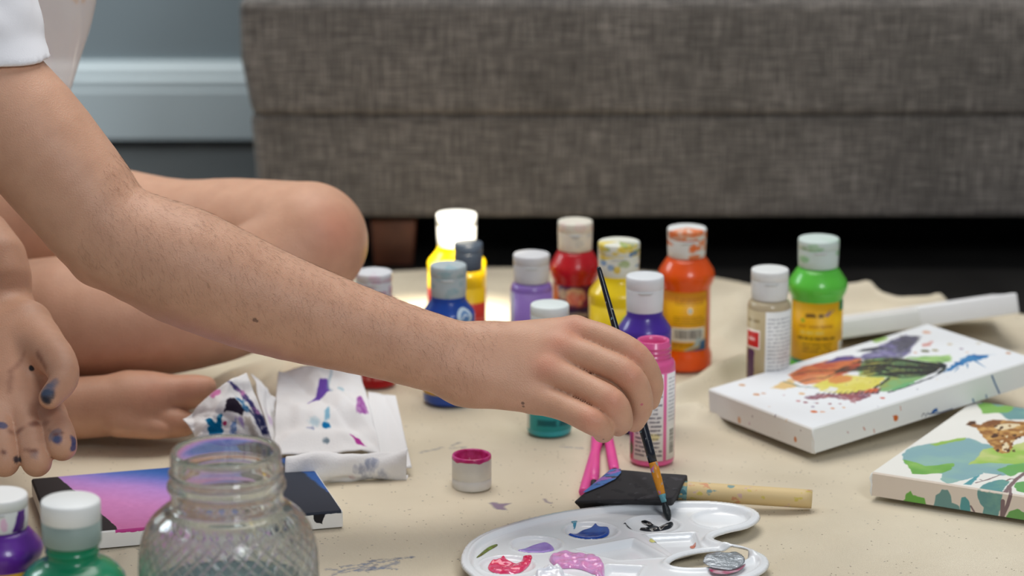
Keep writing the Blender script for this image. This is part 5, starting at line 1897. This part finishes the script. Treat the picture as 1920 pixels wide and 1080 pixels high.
def body_field():
    Fd = Field()
    # right arm and painting hand
    sh = J(-330, -90, 2.20, 128)
    arm1 = chain(sh, J(-8, 190, 2.13, 117), J(128, 342, 2.11, 109), J(208, 436, 2.10, 101), J(345, 498, 2.095, 108), J(502, 562, 2.10, 95), J(668, 611, 2.105, 75), J(842, 648, 2.108, 51), J(915, 656, 2.112, 46))
    arm2 = chain(J(345, 503, 2.094, 102), J(502, 572, 2.099, 90), J(668, 628, 2.103, 72), J(822, 686, 2.100, 52), J(885, 704, 2.100, 52))
    elb = chain(J(176, 496, 2.098, 36), J(196, 470, 2.10, 46))
    m_i = J(1078, 622, 2.122, 30); m_m = J(1052, 655, 2.106, 32); m_r = J(1028, 697, 2.094, 32); m_p = J(1003, 744, 2.088, 32)
    meta = [chain(J(905, 652, 2.112, 45), m_i), chain(J(900, 668, 2.108, 45), m_m), chain(J(890, 692, 2.102, 47), m_r), chain(J(872, 708, 2.100, 53), m_p)]
    palm = [chain(J(915, 690, 2.122, 46), J(1020, 690, 2.124, 36)), chain(J(930, 672, 2.132, 44), J(1030, 690, 2.146, 32))]
    fi = chain(m_i, J(1138, 636, 2.110, 26), J(1193, 669, 2.100, 26.5), J(1220, 716, 2.104, 24), J(1218, 750, 2.114, 20))
    fm = chain(m_m, J(1125, 678, 2.094, 27), J(1181, 709, 2.083, 28), J(1201, 757, 2.089, 24.5), J(1189, 790, 2.100, 21))
    fr = chain(m_r, J(1098, 727, 2.081, 27), J(1148, 756, 2.068, 28), J(1163, 787, 2.073, 24.5), J(1159, 799, 2.084, 20))
    fp = chain(m_p, J(1058, 765, 2.073, 25), J(1107, 789, 2.060, 25), J(1127, 801, 2.064, 23), J(1131, 810, 2.073, 21))
    th = chain(J(950, 680, 2.145, 40), J(1060, 700, 2.158, 30), J(1140, 715, 2.152, 26), J(1190, 738, 2.142, 22))
    K = .0036
    Fd.add([arm1, arm2, elb] + meta + palm, .010, [(fi, K), (fm, K), (fr, K), (fp, K), (th, .010)])
    for c in (fi, fm, fr, fp):
        p = c[8][0]
        RED_SPOTS.append((p[0], p[1] - p[3] * .8, p[2] + p[3] * .4, .0095))
    for p in (m_i, m_m, m_r): RED_SPOTS.append((p[0] - .002, p[1] - .012, p[2] + .008, .011))
    # left hand, palm up
    wr = J(5, 590, 2.21, 60)
    fore = chain(J(-330, 300, 2.42, 80), J(-36, 450, 2.25, 58), wr)
    b_i = J(92, 782, 2.120, 33); b_m = J(45, 792, 2.108, 33); b_r = J(-4, 788, 2.108, 33); b_p = J(-48, 768, 2.118, 30)
    pal = [chain(J(25, 610, 2.20, 52), b_i), chain(J(5, 615, 2.20, 54), b_m), chain(J(-12, 612, 2.20, 52), b_r), chain(J(-28, 610, 2.20, 48), b_p), chain(J(50, 612, 2.18, 50), J(84, 668, 2.150, 44)), chain(J(20, 640, 2.17, 48), J(20, 720, 2.14, 40))]
    li = chain(b_i, J(110, 812, 2.085, 30), J(116, 834, 2.068, 29), J(117, 838, 2.080, 25))
    lm = chain(b_m, J(60, 832, 2.078, 31), J(68, 862, 2.066, 30), J(68, 868, 2.078, 26))
    lr = chain(b_r, J(3, 830, 2.078, 31), J(8, 862, 2.066, 30), J(9, 868, 2.078, 26))
    lp = chain(b_p, J(-50, 805, 2.090, 28), J(-50, 835, 2.080, 26))
    lt = chain(J(70, 640, 2.160, 44), J(108, 676, 2.122, 35), J(119, 712, 2.096, 28), J(94, 746, 2.076, 22))
    K = .004
    Fd.add([fore] + pal, .011, [(li, K), (lm, K), (lr, K), (lp, K), (lt, .006)])
    for px, py, D, r, c in ((84, 738, 2.065, .0050, 0), (86, 722, 2.070, .0050, 1), (96, 705, 2.073, .0045, 1), (80, 755, 2.060, .0036, 0), (53, 694, 2.095, .003, 0), (103, 817, 2.055, .0035, 2), (139, 838, 2.062, .003, 2), (96, 806, 2.060, .0045, 1), (136, 826, 2.065, .0025, 2), (56, 846, 2.045, .0050, 1), (66, 848, 2.045, .0022, 0), (46, 850, 2.045, .0022, 0), (27, 773, 2.078, .0018, 0), (3, 790, 2.078, .0032, 2), (4, 838, 2.05, .003, 0), (32, 862, 2.06, .0025, 0), (102, 843, 2.045, .0018, 3)):
        p = W(px, py, D); INK.append((p[0], p[1], p[2], r, c))
    # folded left leg
    kn = J(578, 452, 2.42, 111)
    thigh = chain(kn, J(440, 438, 2.45, 104), J(300, 436, 2.48, 104), J(0, 410, 2.52, 140), (-.60, 2.51, .12, .095))
    shank = chain(kn, J(450, 552, 2.395, 112), J(250, 600, 2.375, 112), J(60, 602, 2.37, 116), J(-150, 660, 2.39, 80), (-.58, 2.36, .05, .032), (-.64, 2.28, .03, .024))
    Fd.add([thigh], .01)
    Fd.add([shank], .01)
    RED_SPOTS.append((kn[0] + .03, kn[1] - .04, kn[2] + .02, .025))
    # right leg, foot under the left shin
    foot = chain((-.66, 2.34, .11, .09), (-.74, 2.02, .10, .056), (-.60, 2.18, .062, .05), J(-150, 738, 2.31, 72), J(60, 766, 2.305, 60), J(240, 758, 2.305, 57), J(275, 752, 2.305, 50))
    big = chain(J(245, 742, 2.31, 44), J(325, 738, 2.31, 36), J(365, 733, 2.31, 31), J(386, 725, 2.31, 20))
    toe2 = chain(J(250, 784, 2.300, 36), J(318, 791, 2.297, 31), J(344, 794, 2.297, 25))
    toe3 = chain(J(225, 790, 2.290, 31), J(290, 803, 2.287, 21), J(308, 805, 2.288, 17))
    Fd.add([foot], .01, [(big, .010), (toe2, .005), (toe3, .005)])
    RED_SPOTS.append((*W(370, 715, 2.29), .016)); RED_SPOTS.append((*W(300, 716, 2.28), .02)); RED_SPOTS.append((*W(335, 800, 2.27), .015))
    # trunk, neck and head, left of the frame
    chest = (-.625, 2.37, .37, .105)
    Fd.add([chain((-.68, 2.43, .145, .13), (-.66, 2.41, .22, .115), chest), chain(chest, sh), chain(chest, (-.68, 2.52, .40, .055)), chain((-.60, 2.36, .42, .06), (-.575, 2.35, .50, .05))], .018)
    Fd.add([chain((-.68, 2.52, .40, .052), (-.62, 2.46, .24, .043), J(-330, 300, 2.42, 80))], .015)
    hd = (-.55, 2.33, .61)
    Fd.add([chain((hd[0] - .012, hd[1], hd[2] + .02, .078), (hd[0] + .012, hd[1] - .006, hd[2] - .02, .066)), chain((hd[0] + .03, hd[1] - .015, hd[2] - .06, .042), (hd[0] + .02, hd[1] - .01, hd[2] - .03, .055)), chain((hd[0] + .078, hd[1] - .03, hd[2] - .012, .012), (hd[0] + .070, hd[1] - .026, hd[2] + .012, .008)), chain((hd[0] + .062, hd[1] - .025, hd[2] - .048, .016), (hd[0] + .06, hd[1] - .02, hd[2] - .045, .016)), chain((-.575, 2.35, .50, .05), (hd[0], hd[1], hd[2] - .03, .05))], .02)
    return Fd, sh


def skin_mat():
    m = bpy.data.materials.new('skin')
    m.use_nodes = True
    nt = m.node_tree
    b = nt.nodes['Principled BSDF']
    b.inputs['Roughness'].default_value = .48
    b.inputs['Specular IOR Level'].default_value = .35
    b.inputs['Subsurface Weight'].default_value = .22
    b.inputs['Subsurface Radius'].default_value = (.0035, .0013, .0007)
    b.inputs['Subsurface Scale'].default_value = 1.0
    at_ = nt.nodes.new('ShaderNodeAttribute'); at_.attribute_name = 'tone'
    tc = nt.nodes.new('ShaderNodeTexCoord')
    n = nt.nodes.new('ShaderNodeTexNoise'); n.inputs['Scale'].default_value = 60; n.inputs['Detail'].default_value = 5
    nt.links.new(tc.outputs['Object'], n.inputs['Vector'])
    r = nt.nodes.new('ShaderNodeValToRGB')
    r.color_ramp.elements[0].position = .3; r.color_ramp.elements[0].color = (.93, .90, .88, 1)
    r.color_ramp.elements[1].position = .7; r.color_ramp.elements[1].color = (1.04, 1.03, 1.02, 1)
    nt.links.new(n.outputs['Fac'], r.inputs['Fac'])
    mx = nt.nodes.new('ShaderNodeMix'); mx.data_type = 'RGBA'; mx.blend_type = 'MULTIPLY'; mx.inputs[0].default_value = 1
    nt.links.new(at_.outputs['Color'], mx.inputs[6]); nt.links.new(r.outputs['Color'], mx.inputs[7])
    prev = mx.outputs[2]
    # moles: sharp spots at fixed places on the skin
    for (p, rad, col) in MOLES:
        d = nt.nodes.new('ShaderNodeVectorMath'); d.operation = 'DISTANCE'
        nt.links.new(tc.outputs['Object'], d.inputs[0]); d.inputs[1].default_value = p
        mr = nt.nodes.new('ShaderNodeMapRange')
        mr.inputs['From Min'].default_value = rad; mr.inputs['From Max'].default_value = rad * .6
        nt.links.new(d.outputs['Value'], mr.inputs['Value'])
        k = nt.nodes.new('ShaderNodeMix'); k.data_type = 'RGBA'
        nt.links.new(mr.outputs['Result'], k.inputs[0]); nt.links.new(prev, k.inputs[6]); k.inputs[7].default_value = (*lin(col), 1)
        prev = k.outputs[2]
    nt.links.new(prev, b.inputs['Base Color'])
    v = nt.nodes.new('ShaderNodeTexVoronoi'); v.inputs['Scale'].default_value = 900
    nt.links.new(tc.outputs['Object'], v.inputs['Vector'])
    ad = nt.nodes.new('ShaderNodeMath'); ad.operation = 'ADD'
    nt.links.new(v.outputs['Distance'], ad.inputs[0]); nt.links.new(n.outputs['Fac'], ad.inputs[1])
    wr = nt.nodes.new('ShaderNodeTexNoise'); wr.inputs['Scale'].default_value = 420; wr.inputs['Detail'].default_value = 2
    nt.links.new(tc.outputs['Object'], wr.inputs['Vector'])
    for p in WRINKLES:
        d = nt.nodes.new('ShaderNodeVectorMath'); d.operation = 'DISTANCE'
        nt.links.new(tc.outputs['Object'], d.inputs[0]); d.inputs[1].default_value = p
        mr = nt.nodes.new('ShaderNodeMapRange'); mr.inputs['From Min'].default_value = .0095; mr.inputs['From Max'].default_value = .003
        mr.inputs['To Max'].default_value = 1.6
        nt.links.new(d.outputs['Value'], mr.inputs['Value'])
        ma = nt.nodes.new('ShaderNodeMath'); ma.operation = 'MULTIPLY_ADD'
        nt.links.new(mr.outputs['Result'], ma.inputs[0]); nt.links.new(wr.outputs['Fac'], ma.inputs[1]); nt.links.new(ad.outputs[0], ma.inputs[2])
        ad = ma
    bp = nt.nodes.new('ShaderNodeBump'); bp.inputs['Strength'].default_value = .25; bp.inputs['Distance'].default_value = .0007
    nt.links.new(ad.outputs[0], bp.inputs['Height'])
    nt.links.new(bp.outputs['Normal'], b.inputs['Normal'])
    return m


MOLES = []
WRINKLES = []


def build_person():
    Fd, sh = body_field()
    t = empty('person', (-.66, 2.40, 0), 'person in a white short-sleeved shirt sitting cross-legged, right arm reaching out with a brush', 'person')
    org = np.array([-.66, 2.40, 0])
    lo, hi = Fd.bounds()
    v, q = surface_nets(Fd, Fd.near, lo, hi, BODY_H)
    v = smooth_verts(v, q, 1, .5)
    # sharp marks: drop each on the nearest surface point seen from the camera side
    def on_skin(px, py):
        d = ray(px, py); d = d / np.linalg.norm(d)
        w = v - CAMP
        tt = w @ d
        off = np.linalg.norm(w - tt[:, None] * d, axis=1)
        c = np.where(off < .003)[0]
        return v[c[np.argmin(tt[c])]] if len(c) else None
    for px, py, r, col in ((479, 606, .0020, (134, 100, 83)), (482, 609, .0014, (140, 106, 88)), (976, 762, .0016, (128, 98, 82)), (976, 767, .0012, (138, 106, 90)), (1131, 831, .0009, (60, 46, 44)), (53, 693, .0030, (34, 34, 40)), (1209, 763, .0014, (196, 110, 120))):
        p = on_skin(px, py)
        if p is not None: MOLES.append((tuple(p - org), r, col))
    for px, py in ((1207, 660), (1187, 703), (1156, 752), (1112, 786)):
        p = on_skin(px, py)
        if p is not None: WRINKLES.append(tuple(p - org))
    base = lin((203, 158, 131))
    tone = np.tile(base, (len(v), 1))
    red = lin((208, 134, 110))
    for x, y, z, r in RED_SPOTS:
        w = np.exp(-(((v - (x, y, z)) ** 2).sum(1)) / (r * r))[:, None] * .5
        tone = tone * (1 - w) + red * w
    inks = [lin((24, 34, 52)), lin((70, 96, 128)), lin((52, 66, 116)), lin((120, 60, 130))]
    for x, y, z, r, c in INK:
        dd = np.sqrt(((v - (x, y, z)) ** 2).sum(1)) + .0012 * vnoise(v[:, 0] * 1.0, v[:, 2] * 1.0, .004, int(c))
        # reach the nearest skin whatever the small error in depth
        dm = dd.min()
        w = np.clip((r * 1.35 + dm * .6 - dd) / (r * .5), 0, 1)[:, None] * (.9 if c != 1 else .6)
        tone = tone * (1 - w) + inks[c] * w
    # lines of the open palm and finger joints, their shade painted into the tone
    dark = lin((120, 72, 56))
    for pts, r in (([(62, 660), (70, 676), (80, 692)], .0022), ([(40, 664), (20, 690), (14, 730)], .0020), ([(84, 790), (70, 786), (58, 790)], .0028), ([(36, 800), (24, 806)], .0026), ([(84, 802), (100, 808), (116, 806)], .0014), ([(40, 838), (56, 840), (72, 838)], .0014), ([(0, 840), (14, 844)], .0014)):
        for i in range(len(pts) - 1):
            for q_ in np.linspace(0, 1, 13):
                p = on_skin(pts[i][0] + (pts[i + 1][0] - pts[i][0]) * q_, pts[i][1] + (pts[i + 1][1] - pts[i][1]) * q_)
                if p is None: continue
                w = np.exp(-((v - p) ** 2).sum(1) / (r * r))[:, None] * .20
                tone = tone * (1 - w) + dark * w
    sk = skin_mat()
    body = fast_mesh('body', v - org, q, sk, t)
    ca = body.data.color_attributes.new('tone', 'FLOAT_COLOR', 'POINT')
    ca.data.foreach_set('color', np.c_[tone, np.ones(len(v))].astype(np.float32).ravel())
    # shirt
    S = Field()
    s1 = J(-330, -90, 2.20, 150)
    S.add([chain(s1, J(-98, 10, 2.155, 148), J(-42, 110, 2.14, 130), J(-4, 176, 2.13, 122), J(30, 222, 2.12, 118))], .01)
    chest = (-.625, 2.37, .37, .118)
    S.add([chain((-.68, 2.43, .155, .146), (-.66, 2.41, .22, .13), chest), chain(chest, (s1[0], s1[1], s1[2], s1[3] * .95)), chain(chest, (-.68, 2.52, .40, .066))], .045)
    S.add([chain((-.68, 2.52, .40, .064), (-.645, 2.48, .30, .058), (-.63, 2.47, .26, .056))], .02)
    h0 = W(45, 141, 2.08)
    up = np.array([0, math.sin(PITCH), math.cos(PITCH)])
    nrm = up * .93 + np.array([.14, 0, 0]) + np.array([0, .0, 0]); nrm /= np.linalg.norm(nrm)
    nrm = np.array([.10, -.05, 1.0]); nrm /= np.linalg.norm(nrm)
    hl = np.array([-.64, 2.475, .275]); nl = np.array([-.3, .3, 1.0]); nl /= np.linalg.norm(nl)

    def shirt(P, c, rad):
        d = S(P, c, rad)
        cut = (P - h0) @ nrm
        d = d + .0009 * np.sin(P[..., 2] * 150 + P[..., 0] * 110 + 3 * np.sin(P[..., 1] * 60)) * np.clip((cut - .012) * 40, 0, 1)
        d = d - .0012 * np.exp(-((cut - .016) / .0022) ** 2) * (P[..., 0] > -.5) * 0
        near_r = P[..., 0] > -.53
        d = np.where(near_r & (P[..., 2] < .42), -smin(-d, cut, .004), d)
        near_l = (P[..., 1] > 2.44) & (P[..., 0] > -.70) & (P[..., 2] < .30) & (P[..., 2] > .235)
        return d
    lo, hi = S.bounds()
    v2, q2 = surface_nets(shirt, S.near, lo, hi, .0032, 10)
    v2, q2 = biggest(v2, q2)
    v2 = smooth_verts(v2, q2, 3, .5)
    sm = pmat('shirt_cotton', (236, 236, 240), .85, noise=.02, bump=.12, bscale=900, sheen=.1)
    o = fast_mesh('shirt', v2 - org, q2, sm, t)
    # grey shorts, out of the picture to the left
    T = Field()
    T.add([chain((-.68, 2.43, .150, .137), (-.67, 2.42, .19, .130)), chain((-.62, 2.50, .122, .108), (-.57, 2.51, .126, .104)), chain((-.66, 2.34, .115, .102), (-.69, 2.22, .11, .088))], .03)
    lo, hi = T.bounds()
    v4, q4 = surface_nets(T, T.near, lo, hi, .006, 8)
    fast_mesh('shorts', v4 - org, q4, pmat('shorts_grey', (96, 98, 104), .85, noise=.05, bump=.15, bscale=600), t)
    # hair on the head (a separate rounded cap)
    hd = np.array([-.55, 2.33, .61])
    Hh = Field()
    Hh.add([chain((hd[0] - .028, hd[1] + .006, hd[2] + .035, .086), (hd[0] - .03, hd[1] + .008, hd[2] - .06, .066)), chain((hd[0] - .03, hd[1] + .01, hd[2] - .06, .062), (hd[0] - .05, hd[1] + .02, hd[2] - .13, .03))], .02)
    lo, hi = Hh.bounds()
    v3, q3 = surface_nets(Hh, Hh.near, lo, hi, .005, 10)
    fast_mesh('hair', v3 - org, q3, pmat('hair_brown', (58, 40, 30), .6, bump=.6, bscale=300), t)
    # fine hair on the forearm
    me = body.data
    nn = np.zeros(len(v) * 3, np.float32); me.vertices.foreach_get('normal', nn); nn = nn.reshape(-1, 3)
    E0 = np.array(J(206, 438, 2.10, 1)[:3]); W0 = np.array(J(860, 660, 2.108, 1)[:3])
    ad = (W0 - E0); ln = np.linalg.norm(ad); ad /= ln
    tt = (v - E0) @ ad
    rr = np.linalg.norm(v - E0 - tt[:, None] * ad, axis=1)
    cand = np.where((tt > -.02) & (tt < ln + .02) & (rr < .06) & (nn @ np.array([0, -.3, .95]) > -.1))[0]
    r = np.random.default_rng(3)
    pick = r.choice(cand, min(3600, len(cand)), replace=False)
    hv, hf = [], []
    for i in pick:
        n_ = nn[i]
        g = ad * .55 + np.array([0, -.25, -.85]) * .75 + r.normal(0, .28, 3)
        g = g - n_ * (g @ n_); g /= np.linalg.norm(g)
        L = r.uniform(.004, .008)
        p0 = v[i] - n_ * .0004
        side = np.cross(g, n_) * .000038
        k = len(hv)
        for s_, w_ in ((0, 1), (.5, .8), (1, .15)):
            c = p0 + g * L * s_ + n_ * L * (.30 * s_ - .12 * s_ * s_) + side / .000038 * L * .12 * s_ * s_
            hv += [c + side * w_ - org, c - side * w_ - org, c + n_ * .00007 * w_ - org]
        for a in (0, 3):
            hf += [(k + a, k + a + 1, k + a + 4, k + a + 3), (k + a + 1, k + a + 2, k + a + 5, k + a + 4), (k + a + 2, k + a, k + a + 3, k + a + 5)]
    o = mobj('arm_hair', hv, hf, pmat('arm_hair_brown', (104, 72, 50), .5), t)
    o['kind'] = 'stuff'


BODY_H = .0016
build_person()


# ------------------------------------------------------------------ clear balloon behind the shoulder
def build_balloon():
    c = np.array(W(55, -40, 2.42)); tip = np.array(W(118, 215, 2.40))
    t = empty('balloon', c, 'clear balloon with gold confetti behind the white sleeve', 'balloon')
    m = bpy.data.materials.new('balloon_film')
    m.use_nodes = True
    nt = m.node_tree
    b = nt.nodes['Principled BSDF']
    b.inputs['Base Color'].default_value = (*lin((238, 230, 226)), 1)
    b.inputs['Roughness'].default_value = .06
    tr = nt.nodes.new('ShaderNodeBsdfTransparent'); tr.inputs[0].default_value = (.97, .95, .94, 1)
    mx = nt.nodes.new('ShaderNodeMixShader')
    lw = nt.nodes.new('ShaderNodeLayerWeight'); lw.inputs['Blend'].default_value = .25
    mr = nt.nodes.new('ShaderNodeMapRange'); mr.inputs['To Min'].default_value = .45; mr.inputs['To Max'].default_value = .8
    nt.links.new(lw.outputs['Facing'], mr.inputs['Value'])
    nt.links.new(mr.outputs['Result'], mx.inputs[0])
    nt.links.new(tr.outputs[0], mx.inputs[1]); nt.links.new(b.outputs[0], mx.inputs[2])
    nt.links.new(mx.outputs[0], nt.nodes['Material Output'].inputs['Surface'])
    d = Vector(c - tip); Ld = d.length; R = .058
    pr = smooth_prof([(.003, 0), (.004, .004), (.010, .016), (.024, .040), (.042, .070), (.055, .100), (.059, .125), (.054, .150), (.036, .172), (.001, .182)], 5)
    pr = [(max(r, .0006), z) for r, z in pr]
    v, f = lathe(pr, 48)
    Q = d.normalized().to_track_quat('Z', 'Y').to_matrix()
    v = [Q @ Vector(p) + Vector(tip - c) for p in v]
    mobj('film', v, f, m, t)
    v, f = tube([Q @ Vector((0, 0, q)) + Vector(tip - c) for q in (-.008, -.004, 0, .004)], [.006, .003, .0042, .0035], 14)
    mobj('knot', v, f, pmat('balloon_knot', (226, 214, 208), .3), t)
    gold = pmat('confetti_gold', (206, 150, 70), .35, metal=.6)
    r = random.Random(5)
    for k in range(16):
        px, py = (155 + r.uniform(-22, 14), 2 + r.uniform(-40, 4)) if k < 8 else (r.uniform(60, 150), r.uniform(-60, -10))
        p = Vector(W(px, py, 2.405)) - Vector(c)
        a = r.uniform(0, 6.28)
        e1 = Vector((math.cos(a), 0, math.sin(a))) * .0032; e2 = Vector((-math.sin(a), .4, math.cos(a))) * .0018
        v = [p + e1, p + e2, p - e1, p - e2]; v += [q + Vector((0, .0002, 0)) for q in v]
        mobj('confetti_flake', v, [(0, 1, 2, 3), (7, 6, 5, 4), (0, 4, 5, 1), (1, 5, 6, 2), (2, 6, 7, 3), (3, 7, 4, 0)], gold, t, smooth=False)


build_balloon()
